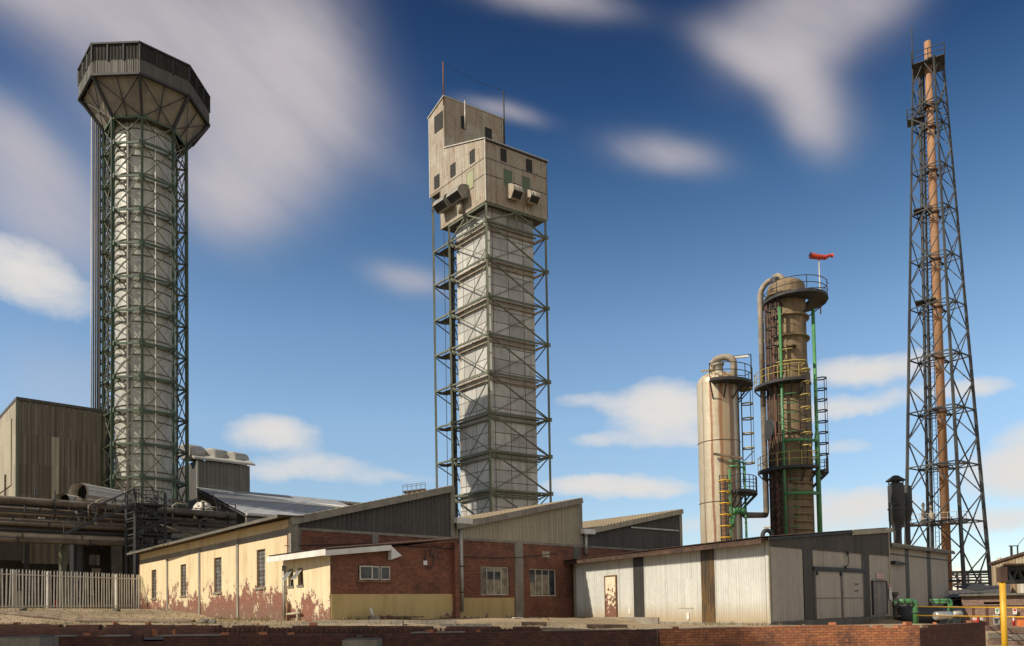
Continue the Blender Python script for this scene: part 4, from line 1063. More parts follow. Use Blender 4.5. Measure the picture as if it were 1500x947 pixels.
    # protruding vent hoods
    def hood(W, u0, v0, u1, v1, out_):
        s0, s1, z0, z1 = W.rect(u0, v0, u1, v1); m = MB(); h = z1-z0
        pr = [(out_*math.sin(a), z0+h*.38+h*.62*math.cos(a)) for a in [math.pi/2*k/7 for k in range(8)]]+[(out_*.55, z0), (0, z0+h*.22)]
        m.prism([W.p(s0, z, x_) for x_, z in pr], W.d*(s1-s0)); o_ = m.build('vent_hood', M['hood' if W is WBo else 'head_sheet'], T)
        m = MB()
        for k in range(7): m.bar(W.p(s0+(s1-s0)*.5, pr[k][1], pr[k][0]+.02), W.p(s0+(s1-s0)*.5, pr[k+1][1], pr[k+1][0]+.02), .06)
        for s_ in (s0, s1): m.bar(W.p(s_, pr[7][1], out_), W.p(s_, z0, out_*.55), .07)
        m.bar(W.p(s0, pr[7][1], out_), W.p(s1, pr[7][1], out_), .08); m.build('hood_rib', M['galv'], o_)
        g = MB(); a_, b_ = z0+h*.34, z0+h*.06
        g.prism([W.p(s0+.12, a_, out_*.97), W.p(s1-.12, a_, out_*.97), W.p(s1-.12, b_, out_*.62), W.p(s0+.12, b_, out_*.62)], (W.n-UP*.8)*.05); g.build('hood_mouth', M['void'], o_)
    hood(WBo, 670, 277, 687, 300, 2.0); hood(WBo, 650, 290, 666, 313, 2.0)
    hood(WAo, 742, 274, 756, 298, 1.9); hood(WAo, 768, 283, 781, 304, 1.8)
    p = WBo.p(WBo.s_of(679, 310), WBo.uv(679, 314)[1], .5); MB().tube([p, p+UP*1.6], .35, 12).build('duct_stub', M['pipe_pale'], T)
    # masts and wire
    u0 = WB.s_of(650, 160)
    def mast(u, vt, vb, ww, mat, Yd):
        p = at(u, vb, Yd); zt_ = z_at(p.x, p.y, vt); MB().tube([p, V((p.x, p.y, zt_))], ww, 8).build('aerial_mast', M[mat], T); return V((p.x, p.y, zt_))
    pl = WB.p(u0, 0); t1 = mast(650, 91, 154, .11, 'rust_red', pl.y-.35)
    pr_ = P+dA*(a1+o)+dB*(su-.2); t2 = mast(739, 133, 214, .11, 'dark_steel', pr_.y)
    mast(681.5, 148, 189, .10, 'galv', (P+dA*2+dB*(su-.5)).y)
    pts = [t1.lerp(t2, k/12)-UP*(.5*math.sin(math.pi*k/12)) for k in range(13)]
    MB().tube(pts, .03, 5).build('aerial_wire', M['dark_steel'], T)
square_tower()

# ================================================================== LATTICE MAST WITH FLUE
def lattice_mast():
    Y = 75.0; b = at(1388, 850, Y); cxy = V((b.x, b.y, 0)); wv_ = (-cxy).normalized(); rt = V((-wv_.y, wv_.x, 0)); cs = abs(wv_.y)
    k = Y/FPX*cs; zb = z_at(b.x, b.y, 850); zt = z_at(b.x, b.y, 96); zp = z_at(b.x, b.y, 62)
    r0, r1 = 66*k, 24.5*k
    def L(j, z):
        r = r0+(r1-r0)*(z-zb)/(zt-zb); a = math.radians(20+90*j); return cxy+(wv_*math.cos(a)+rt*math.sin(a))*r+UP*z
    T = thing('lattice_mast', 'tall dark lattice mast tapering upwards round an orange tan flue pipe', 'mast', (b.x, b.y, -1))
    fl = [850+60, 850, 760, 674, 590, 508, 430, 357, 285, 221, 155, 122, 96]
    zs = [z_at(L(0, z_at(b.x, b.y, v)).x, L(0, 10).y, v) for v in fl]; zs[-1] = zt; zs[0] = -1.6
    for j in range(4):
        m = MB(); 
        for i in range(len(zs)-1):
            wd = .27-.15*(zs[i]/zt); m.bar(L(j, zs[i]), L(j, zs[i+1]+.05), wd)
        m.build('leg', M['mast_steel'], T)
    for i in range(1, len(zs)):
        z = zs[i]; m = MB(); wd = .12 if i < 6 else .09
        for j in range(4): m.bar(L(j, z), L(j+1, z), wd)
        mids = [(L(j, z)+L(j+1, z))/2 for j in range(4)]
        for j in range(4): m.bar(mids[j], mids[(j+1) % 4], wd*.8)
        m.build('ring', M['mast_steel'], T)
        c = MB()
        if i >= 2 or True:
            zl_, zm = zs[i-1], (zs[i]+zs[i-1])/2
            for j in range(4):
                a0, a1 = L(j, zs[i-1]), L(j+1, zs[i-1]); b0, b1 = L(j, zs[i]), L(j+1, zs[i]); mt = (b0+b1)/2; mb_ = (a0+a1)/2; 
                h0, h1 = L(j, zm), L(j+1, zm)
                c.bar(h0, mt, wd*.85); c.bar(h1, mt, wd*.85); c.bar(h0, mb_, wd*.85); c.bar(h1, mb_, wd*.85)
        c.build('cross_brace', M['mast_steel'], T)
    # flue, with collars
    MB().tube([V((b.x, b.y, -1.2)), V((b.x, b.y, zp*.7)), V((b.x, b.y, zp))], [.43, .39, .31], 20).build('flue', M['flue'], T)
    for z in zs[1:]: MB().lathe(cxy, [(.42, z-.14), (.53, z-.12), (.53, z+.12), (.42, z+.14)], 20).build('flue_collar', M['fascia'], T)
    for i, z in enumerate(zs[1:-1]):
        m = MB()
        for j in range(4): m.bar((L(j, z)+L(j+1, z))/2, cxy+UP*z, .12)
        m.build('flue_stay', M['dark_steel'], T)
    # dark service pipes and ladder beside the flue
    for dx, r_ in ((-1.45, .15), (-1.05, .07)):
        o = rt*dx+wv_*.1; t_ = .35
        MB().tube([cxy+o*1.15+UP*-1.2, cxy+o*t_*1.6+UP*(zt-1)], r_, 8).build('service_pipe', M['dark_steel'], T)
    m = MB(); a0, a1 = cxy+rt*-.95-wv_*.5, cxy+rt*-.62-wv_*.5; b0, b1 = a0+rt*.35, a1+rt*.35
    m.bar(a0, b0+UP*zt, .05); m.bar(a1, b1+UP*zt, .05)
    n = int(zt/.45)
    for q in range(n): t_ = q/n; m.bar(a0.lerp(b0, t_)+UP*(zt*t_), a1.lerp(b1, t_)+UP*(zt*t_), .035)
    m.build('ladder', M['dark_steel'], T)
    # platforms
    def plat(z, r, hand=True, side=0, name='platform'):
        m = MB(); cc = cxy+UP*z+rt*side
        m.par(cc-rt*r-wv_*r, rt*2*r, wv_*2*r*.9, UP*.10); o_ = m.build(name, M['dark_steel'], T)
        if hand:
            h = MB(); cs_ = [cc+rt*a*r+wv_*b_*r*.9 for a, b_ in ((-1, -1), (1, -1), (1, 1), (-1, 1))]
            for q in range(4):
                p0, p1 = cs_[q], cs_[(q+1) % 4]
                h.bar(p0, p0+UP*1.15, .07)
                h.bar((p0+p1)/2, (p0+p1)/2+UP*1.15, .06)
                for zz in (.55, 1.1): h.bar(p0+UP*zz, p1+UP*zz, .06)
            h.build('handrail', M['dark_steel'], o_)
    zz = z_at(b.x, b.y, 98); plat(zz, 1.45); 
    plat(z_at(b.x, b.y, 172), .75, True, -1.3); plat(z_at(b.x, b.y, 305), .8, False, -1.0)
    plat(z_at(b.x, b.y, 440), .9, False, -1.0); plat(z_at(b.x, b.y, 600), .7, False, -.6)
    a = z_at(b.x, b.y, 768); m = MB(); m.par(cxy-rt*4.6-wv_*1+UP*a, rt*6.5, wv_*1.8, UP*.12); o_ = m.build('platform', M['dark_steel'], T)
    h = MB()
    for q in range(9): p = cxy-rt*(4.6-q*.8)+wv_*.8+UP*a; h.bar(p, p+UP*1.1, .05)
    h.bar(cxy-rt*4.6+wv_*.8+UP*(a+1.1), cxy+rt*1.8+wv_*.8+UP*(a+1.1), .05); h.bar(cxy-rt*4.6+wv_*.8+UP*(a+.6), cxy+rt*1.8+wv_*.8+UP*(a+.6), .05); h.build('handrail', M['galv'], o_)
    # antenna
    p = L(3, zt); MB().tube([p-UP*1, V((p.x, p.y, z_at(p.x, p.y, 40)))], [.09, .04], 6).build('antenna', M['dark_steel'], T)
    # valve gear on the lower platform
    for q, (dx, hh, rr) in enumerate(((-3.9, 1.5, .35), (-1.9, 2.3, .22), (-1.2, 1.9, .3))):
        p = cxy-rt*-dx+UP*a if False else cxy+rt*dx+UP*(a+.12)
        MB().lathe(p, [(.01, p.z), (rr, p.z+.05), (rr, p.z+hh*.5), (rr*.5, p.z+hh*.6), (rr*.5, p.z+hh*.8), (rr*.9, p.z+hh*.82), (.01, p.z+hh)], 12).build('valve', M['pipe_pale' if q else 'dark_steel'], T)
    return T
lattice_mast()

def scrubber():
    Y = 70.0
    T = None
    for i, (u, vt, vb, r, cap) in enumerate(((1315, 712, 763, 12.5, 1), (1330, 716, 752, 8.5, 0))):
        p = at(u, 790, Y+i*1.6); k = Y/FPX*.89; R = r*k; zt, zb = z_at(p.x, p.y, vt), z_at(p.x, p.y, vb)
        o = thing('scrubber_vessel', ('wider dark scrubber vessel under a flat conical cap beside the lattice mast', 'narrower dark vessel standing against the capped scrubber')[i], 'vessel', (p.x, p.y, -1), 'dark vessels beside the lattice mast')
        MB().lathe(p, [(R*.5, -1.2), (R*.5, zb-.9), (R*.85, zb-.1), (R, zb), (R, zt), (R*.75, zt+.25), (.01, zt+.4)], 24).build('shell', M['scrub'], o)
        MB().lathe(p, [(R, zb+1.0), (R+.07, zb+1.02), (R+.07, zb+1.15), (R, zb+1.17)], 24).build('flange', M['mast_steel'], o)
        if cap:
            MB().lathe(p, [(.02, zt+.35), (R*1.22, zt+.45), (R*1.22, zt+.5), (.25, zt+.95), (.01, zt+1.0)], 24).build('cap', M['dark_steel'], o)
            m = MB()
            for q in range(6): a = q*math.pi/3; m.bar(V((p.x+R*.9*math.cos(a), p.y+R*.9*math.sin(a), zt)), V((p.x+R*1.05*math.cos(a), p.y+R*1.05*math.sin(a), zt+.46)), .05)
            m.build('cap_strut', M['dark_steel'], o)
            q_ = at(1304.5, 790, Y-1); 
            fr = MB(); zc = z_at(q_.x, q_.y, 738)
            fr.bar(V((q_.x, q_.y, -1)), V((q_.x, q_.y, zc)), .12); fr.bar(V((q_.x, q_.y, zc)), V((p.x, p.y-R, zc)), .1); z_ = z_at(q_.x, q_.y, 776); fr.bar(V((q_.x, q_.y, z_)), V((p.x, p.y-R, z_)), .1)
            fr.build('support_frame', M['dark_steel'], o)
scrubber()

# ================================================================== COLUMNS
def ring_rail(mb, c, r, z, a0, a1, n=20, t=.03):
    mb.tube([V((c[0]+r*math.cos(a0+(a1-a0)*k/n), c[1]+r*math.sin(a0+(a1-a0)*k/n), z)) for k in range(n+1)], t, 6)
def platform(T, c, r0, r1, z, a0, a1, rail='dark_steel', hh=1.1, deck=.22):
    m = MB(); n = 20
    for i in range(n):
        q = [V((c[0]+r*math.cos(a0+(a1-a0)*k/n), c[1]+r*math.sin(a0+(a1-a0)*k/n), z)) for r, k in ((r0, i), (r1, i), (r1, i+1), (r0, i+1))]
        m.prism(q, UP*deck)
    for k in range(0, n+1, 4):
        a = a0+(a1-a0)*k/n; d = V((math.cos(a), math.sin(a), 0)); m.bar(V((c[0], c[1], z))+d*r1*.98, V((c[0], c[1], z-1.1))+d*r0, .09)
    o = m.build('platform', M['dark_steel'], T)
    h = MB()
    for zz in (.55, hh): ring_rail(h, c, r1-.04, z+deck+zz, a0, a1)
    for k in range(0, n+1, 3):
        a = a0+(a1-a0)*k/n; p = V((c[0]+(r1-.04)*math.cos(a), c[1]+(r1-.04)*math.sin(a), z+deck)); h.bar(p, p+UP*hh, .05)
    for a in (a0, a1):
        for zz in (.55, hh):
            d = V((math.cos(a), math.sin(a), 0)); b = V((c[0], c[1], z+deck+zz)); h.bar(b+d*(r0+.1), b+d*(r1-.04), .05)
    h.build('handrail', M[rail], o)
    return o
def caged_ladder(T, base, dirn, z0, z1, hoopm, step=1.0, w=.5):
    d = V((dirn[0], dirn[1], 0)).normalized(); t = V((-d.y, d.x, 0)); base = V((base[0], base[1], 0)); m = MB()
    for s in (-1, 1): m.bar(base+t*s*w/2+UP*z0, base+t*s*w/2+UP*z1, .06)
    z = z0
    while z < z1: m.bar(base-t*w/2+UP*z, base+t*w/2+UP*z, .035); z += .32
    o = m.build('ladder', M['dark_steel'], T)
    z = z0+1.6
    while z < z1:
        pts = [base+d*(.42+.42*math.sin(a))+t*(.40*math.cos(a))*1.0 + UP*z for a in [math.pi*k/10 for k in range(11)]]
        pts = [base+t*.25+UP*z]+pts+[base-t*.25+UP*z]; MB().tube(pts, .055, 6).build('cage_hoop', M[hoopm], o); z += step
    s = MB()
    for a in (.2, .5, .8): q = math.pi*a; p = base+d*(.42+.42*math.sin(q))+t*.4*math.cos(q); s.bar(p+UP*(z0+1.6), p+UP*(z-step), .03)
    s.build('cage_strap', M['dark_steel'], o)
    return o
def pipe_on(T, pts, r, mat, name='pipe', n=12): return MB().tube(pts, r, n).build(name, M[mat], T)
def arc3(c, ax, ay, r, a0, a1, n=10): return [V(c)+V(ax)*r*math.cos(a0+(a1-a0)*k/n)+V(ay)*r*math.sin(a0+(a1-a0)*k/n) for k in range(n+1)]

def small_column():
    Y = 58.0; b = at(1057, 790, Y); c = V((b.x, b.y, 0)); w_ = (-c).normalized(); rt = V((-w_.y, w_.x, 0)); k = Y/FPX*abs(w_.y)
    R = 31.5*k; zt = z_at(b.x, b.y, 545); zs = z_at(b.x, b.y, 566)
    T = thing('absorber_column', 'shorter cream steel column streaked with rust, domed top and one lamp above its platform', 'column', (b.x, b.y, -1))
    zmid = z_at(b.x, b.y, 705)
    prof = [(R*.985, -1.2), (R*.985, zs)]+[(R*math.cos(a), zs+(zt-zs)*math.sin(a)) for a in [math.pi/2*q/8 for q in range(1, 8)]]+[(.01, zt)]
    MB().lathe(c, prof, 48).build('shell', M['vessel_pale'], T)
    m = MB()
    for v in (650, 738): z = z_at(b.x, b.y, v); m.lathe(c, [(R*.98, z-.03), (R+.015, z-.02), (R+.015, z+.02), (R*.98, z+.03)], 48)
    m.build('weld_seam', M['vessel_brown'], T)
    def pol(deg, r): a = math.radians(deg); return c+(w_*math.cos(a)+rt*math.sin(a))*r     # deg from the viewer, + to the right
    # stains: rusty run-off pipes in front
    def ang(deg): return math.atan2(w_.y, w_.x)+math.radians(deg)
    zp = z_at(b.x, b.y, 566)
    platform(T, c, R+.0, R+1.05, zp-.25, ang(-12), ang(128), 'dark_steel')
    # top arch pipe
    q0 = pol(-40, R*.35); q1 = pol(60, R*.9); zc = z_at(b.x, b.y, 545); rr = (q1-q0).length/2; mid = (q0+q1)/2; dx = (q1-q0).normalized()
    pts = [q0+UP*(zt-.3)]+arc3(mid+UP*(zc+.05), -dx, UP, rr, 0, math.pi, 14)+[q1+UP*(zp+.0)]
    pts = [q0+UP*(zt-.3)]
    for a in range(0, 15):
        th = math.pi*a/14; x_ = -math.cos(th); zz = math.sin(th)**.6 if math.sin(th) > 0 else 0
        pts.append(mid+dx*rr*x_+UP*(zc+.15+.75*zz))
    pts.append(q1+UP*(zp-.1)); pipe_on(T, pts, .26, 'pipe_pale', 'top_pipe', 14)
    MB().lathe(pol(10, R*.5), [(.3, zt-.4), (.3, zt+.25), (.42, zt+.26), (.42, zt+.4), (.01, zt+.42)], 16).build('nozzle', M['galv'], T)
    p = pol(-20, R*.6); MB().bar(p+UP*(zt-.1)-rt*.9, p+UP*(zt-.1)+rt*.7, .10).build('yellow_rail', M['hoop_yellow'], T)
    # flare lamp on the platform
    lp = pol(92, R+.95); zl = z_at(lp.x, lp.y, 519.5); L_ = MB().bar(lp+UP*zp, lp+UP*zl, .07); L_.bar(lp+UP*zl, lp-rt*1.3+UP*(zl), .06); ar = L_.build('lamp_pole', M['dark_steel'], T)
    MB().par(lp-rt*1.45+UP*(zl-.18)-w_*.1, rt*1.25, w_*.2, UP*.13).build('lamp', M['white_paint'], ar)
    # caged ladder on the right flank
    z1 = zp; z0 = z_at(b.x, b.y, 715)
    l = pol(88, R+.15); caged_ladder(T, l, (rt.x, rt.y), z_at(b.x, b.y, 712), z1-.3, 'hoop_yellow', 1.15, .5)
    # lower platform and green frame
    zq = z_at(b.x, b.y, 728)
    platform(T, c, R, R+1.15, zq, ang(28), ang(105), 'dark_steel')
    # front caged ladder with yellow hoops
    l = pol(8, R+.25); d = pol(8, 1)-c; caged_ladder(T, l, (d.x, d.y), -1, zq+1.4, 'yellow', .85, .55)
    # green posts
    for dg, vt in ((22, 688), (74, 682)):
        p = pol(dg, R+.3); pipe_on(T, [V((p.x, p.y, -1)), V((p.x, p.y, z_at(p.x, p.y, vt)))], .09, 'bright_green', 'green_pipe', 8)
    p0, p1 = pol(22, R+.3), pol(74, R+.3)
    for v in (683, 690): z = z_at(b.x, b.y, v); pipe_on(T, [V((p0.x, p0.y, z)), V(((p0.x+p1.x)/2, (p0.y+p1.y)/2, z))+w_*.5, V((p1.x, p1.y, z))], .075, 'bright_green', 'green_pipe', 8)
    a_ = pol(14, R+.35); z = z_at(b.x, b.y, 676); MB().bar(a_-rt*.9+UP*(z+.25), a_+rt*1.2+UP*(z-.25), .16).build('bracket_arm', M['timber'], T)
    a_ = pol(74, R+.3); MB().bar(a_+UP*(z-.2), a_+rt*.7+UP*(z+.5), .07).build('bracket_arm', M['dark_steel'], T)
    z = z_at(b.x, b.y, 754)
    pts = [pol(24, R+.5)+UP*(z-1.2), pol(26, R+.5)+UP*(z-.5), pol(30, R+.55)+UP*(z), pol(52, R+.6)+UP*(z), pol(78, R+.3)+UP*z]
    pipe_on(T, pts, .11, 'bright_green', 'green_pipe', 8)
    for dg in (30, 45): p = pol(dg, R+.58); MB().lathe(p, [(.01, z-.25), (.2, z-.24), (.2, z+.24), (.01, z+.25)], 12).build('valve', M['bright_green'], T)
    return c, R, pol
cS, RS_, polS = small_column()

def big_column():
    Y = 62.0; b = at(1162, 780, Y); c = V((b.x, b.y, 0)); w_ = (-c).normalized(); rt = V((-w_.y, w_.x, 0)); k = Y/FPX*abs(w_.y)
    R = 31.5*k; R2 = 28.5*k; zt = z_at(b.x, b.y, 411); zs = z_at(b.x, b.y, 424)
    T = thing('stripper_column', 'taller brown steel column with green pipes, ladders and three railed platforms', 'column', (b.x, b.y, -1))
    z1, z2 = z_at(b.x, b.y, 552), z_at(b.x, b.y, 535)
    prof = [(R, -1.2), (R, z1), (R2, z2), (R2, zs)]+[(R2*math.cos(a), zs+(zt-zs)*math.sin(a)) for a in [math.pi/2*q/8 for q in range(1, 8)]]+[(.01, zt)]
    MB().lathe(c, prof, 48).build('shell', M['vessel_brown'], T)
    def pol(deg, r, z=0): a = math.radians(deg); return c+(w_*math.cos(a)+rt*math.sin(a))*r+UP*z
    def ang(deg): return math.atan2(w_.y, w_.x)+math.radians(deg)
    def Z(v, dg=0, r=0): p = pol(dg, r); return z_at(p.x, p.y, v)
    for v in (437, 470, 500, 566, 640, 700): z = Z(v); MB().lathe(c, [(R2, z-.06), (R+.10, z-.05), (R+.10, z+.05), (R2, z+.06)], 48).build('flange', M['vessel_brown'], T)
    # top platform: full ring, pulled to the right
    cc = c+rt*.68
    platform(T, (cc.x, cc.y), R2*.72, R2+1.08, Z(447), 0, 2*math.pi-.001, 'dark_steel')
    # middle ones
    platform(T, (c.x, c.y), R+.0, R+1.1, Z(570), ang(-85), ang(28), 'hoop_yellow')
    platform(T, (c.x, c.y), R+.0, R+1.0, Z(693), ang(-85), ang(52), 'hoop_yellow')
    platform(T, (c.x, c.y), R+.0, R+1.2, Z(697), ang(72), ang(118), 'dark_steel')
    # pale riser with arch over the top
    pw = pol(-88, R2+.55); zA = Z(425, -88, R2)
    z_split = z_at(pw.x, pw.y, 597)
    dx = (pol(-20, R2*.25)-pw); dl = dx.length; dx.normalize()
    pts = [V((pw.x, pw.y, z_split)), V((pw.x, pw.y, zA-.6))]
    for a in range(1, 8): th = math.pi/2*a/8; pts.append(pw+dx*(1.1*(1-math.cos(th)))+UP*(zA-.6+1.3*math.sin(th)))
    pts.append(pw+dx*1.3+UP*(zA+.75)); pts.append(pw+dx*(dl-.75)+UP*(zA+1.0))
    for a in range(1, 6): th = math.pi/2*a/5; pts.append(pw+dx*(dl-.75+.7*math.sin(th))+UP*(zA+1.0-.7*(1-math.cos(th))))
    pts.append(pw+dx*(dl-.05)+UP*(zt-.5)); pipe_on(T, pts, .235, 'pipe_pale', 'overhead_pipe', 14)
    # caged clutter hoops down the riser
    z = 1.0
    while z < zA-2: MB().bar(pol(-84, R+.05, z), pol(-88, R2+.8, z), .08).build('pipe_bracket', M['hoop_yellow'], T); z += 1.75
    # green pipes
    pg = pol(-14, R+.55); pipe_on(T, [pg+UP*-1, pg+UP*Z(450, -14, R+.5)], .11, 'bright_green', 'green_pipe', 12)
    pg = pol(74, R+.45); zc = Z(640, 74, R); pipe_on(T, [pg+UP*-1, pg+UP*zc, pg+UP*(zc+.4), pg+UP*Z(455, 74, R)], [.20, .20, .14, .14], 'bright_green', 'green_pipe', 12)
    for v, r_ in ((728, .15), (653, .13)):
        z = Z(v); pts = [pol(d, R+.55, z) for d in range(-14, 76, 9)]; pipe_on(T, pts, r_, 'bright_green', 'green_pipe', 10)
    # rungs / coils: many part rings in front of the lower shell
    m = MB(); v = 775
    while v > 585:
        z = Z(v); a0, a1 = ang(-24), ang(16); ring_rail(m, c, R+.42, z, a0, a1, 8, .04); v -= 13.5
    m.build('coil_ring', M['bright_green'], T)
    m = MB(); v = 778
    while v > 700:
        z = Z(v); ring_rail(m, c, R+.12, z, ang(5), ang(62), 8, .09); v -= 11
    m.build('coil_ring', M['vessel_brown'], T)
    m = MB(); v = 540
    while v > 470: z = Z(v); ring_rail(m, c, R2+.30, z, ang(-20), ang(18), 8, .03); v -= 21
    m.build('coil_ring', M['dark_steel'], T)
    # red brown thin pipes with beads
    for dg in (-52, -36):
        m = MB(); p = pol(dg, R+.22); m.tube([p+UP*-1, p+UP*Z(460, dg, R)], .07, 8)
        z = 0.
        while z < Z(700): m.lathe(p, [(.07, z), (.14, z+.1), (.14, z+.3), (.07, z+.4)], 8); z += .62
        m.build('trace_pipe', M['rust_red' if dg == -36 else 'fascia'], T)
    for dg in (-72, -64, -58, -45, -28, -20):
        p = pol(dg, R+.14); pipe_on(T, [p+UP*-1, p+UP*Z(440, dg, R)], .05, 'fascia', 'trace_pipe', 6)
    # ladders
    d = pol(-30, 1)-c; caged_ladder(T, pol(-33, R2+.30), (d.x, d.y), Z(570), Z(450), 'dark_steel', 1.5, .45)
    d = pol(30, 1)-c; caged_ladder(T, pol(32, R+.25), (d.x, d.y), Z(690), Z(540), 'hoop_yellow', 1.02, .55)
    p = pol(97, R+.42); caged_ladder(T, p, (rt.x, rt.y), Z(697), Z(556), 'dark_steel', .9, .3)
    m = MB(); ring_rail(m, c, R+.5, Z(540), ang(-25), ang(40), 12, .06); ring_rail(m, c, R+.5, Z(523), ang(-20), ang(10), 12, .04); m.build('hoop_rail', M['hoop_yellow'], T)
    for q, (dg, v, rr) in enumerate(((5, 515, .25), (-22, 513, .18), (20, 517, .15))):
        p = pol(dg, R2+.1); e = pol(dg, R2+.7); MB().tube([p+UP*Z(v), e+UP*Z(v)], rr, 10).build('nozzle', M['vessel_brown'], T)
    p = pol(-60, R+.1); MB().tube([pol(-62, R*.8, Z(630)), pol(-62, R+.25, Z(630))], .85, 20).build('manway', M['dark_steel'], T)
    # valve at the top
    p = pol(-45, R2*.8); MB().lathe(p, [(.01, zs-.4), (.35, zs-.3), (.2, zs+.2), (.35, zs+.7), (.01, zs+.8)], 12).build('valve', M['dark_steel'], T)
    # process pipe between the two columns: a thing of its own
    zh = z_at(pw.x, pw.y, 756); e = polS(80, RS_+.2); e = V((e.x, e.y, z_at(e.x, e.y, 755)))
    pts = [V((pw.x, pw.y, z_split-.02)), V((pw.x, pw.y, zh+.6))]
    dd = (e-V((pw.x, pw.y, zh))); dd.z = 0; dd.normalize()
    for a in range(1, 6): th = math.pi/2*a/5; pts.append(V((pw.x, pw.y, zh+.6))+dd*(.6*(1-math.cos(th)))-UP*(.6*math.sin(th)))
    pts.append(e)
    o = MB().tube(pts, .235, 14).build('process_pipe', M['pipe'], None, (pw.x, pw.y, zh)); tag(o, 'dark brown pipe dropping beside the taller column and turning across to the shorter one', 'pipe')
    # wind sock
    ps = at(1202, 450, Y+.3); z0 = ps.z; zt_ = z_at(ps.x, ps.y, 380)
    S = thing('wind_sock', 'orange red wind sock flying on a thin pole above the taller column', 'wind sock', (ps.x, ps.y, z0))
    MB().tube([ps-UP*.6, V((ps.x, ps.y, zt_))], .06, 8).build('pole', M['galv'], S)
    cL = at(1187, 374.5, Y+.3); cR = at(1220, 375.5, Y+.3); n = 14; pts = []; rr = []
    for q in range(n+1):
        t = q/n; pts.append(cL.lerp(cR, t)+UP*(-.12*math.sin(t*math.pi)+ (.10*math.sin(t*9))*(t > .6))); rr.append(.25-.09*t-.05*(t > .7)*math.sin((t-.7)*10)*1.0 if t < .95 else .2)
    MB().tube(pts, rr, 14, cap=False).build('sock', M['sock'], S)
    MB().tube(arc3(cL, (0, 1, 0), UP, .26, 0, 2*math.pi*.97, 16), .03, 6).build('hoop', M['dark_steel'], S)
big_column()

# ================================================================== LEFT BACKGROUND BUILDINGS
def tall_clad():
    c = at(24, 800, 76); P = V((c.x, c.y, 0)); R = Wall(P, A); L = Wall(P, -R.n)
    T = thing('clad_building', 'tall striped sheet metal building at the left edge of the plant', 'building', (P.x, P.y, 0))
    zt = R.uv(24, 586)[1]; sR = R.s_of(135, 650)+2
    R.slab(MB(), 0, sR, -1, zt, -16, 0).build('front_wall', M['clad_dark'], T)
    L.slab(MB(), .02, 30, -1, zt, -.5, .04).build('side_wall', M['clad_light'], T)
    R.slab(MB(), -.12, .1, -1, zt+.05, -.1, .12).build('corner_trim', M['faded_green_steel'], T)
    R.slab(MB(), -.1, sR+.2, zt, zt+.3, -16, .15).build('parapet', M['dark_sheet'], T)
    s0, s1 = R.s_of(10, 575), R.s_of(109, 590); z1 = R.uv(20, 575)[1]
    m = MB(); R.slab(m, .6, s1+3, zt+.3, z1+.5, -14, -4); m.build('ridge_vent', M['clad_dark'], T)
    MB().corr(R.p(.05, 0, .06), R.p(sR, 0, .06), R.p(sR, zt-.1, .06), R.p(.05, zt-.1, .06), R.n, .5, .06, 4).build('corrugated_skin', M['clad_dark'], T)
    x0, x1 = R.s_of(75, 700), R.s_of(86, 700); R.slab(MB(), x0, x1, 0, R.uv(80, 641)[1], .1, .16).build('pale_strip', M['tan_sheet'], T)
    z = L.uv(10, 622)[1]; L.slab(MB(), 2.5, 20, z-7, z, .04, .14).build('lower_sheet', M['tan_sheet'], T)
    s = L.s_of(11, 720); L.slab(MB(), s-.1, s+.1, 0, L.uv(11, 696)[1], .14, .3).build('downpipe', M['pipe'], T)
tall_clad()

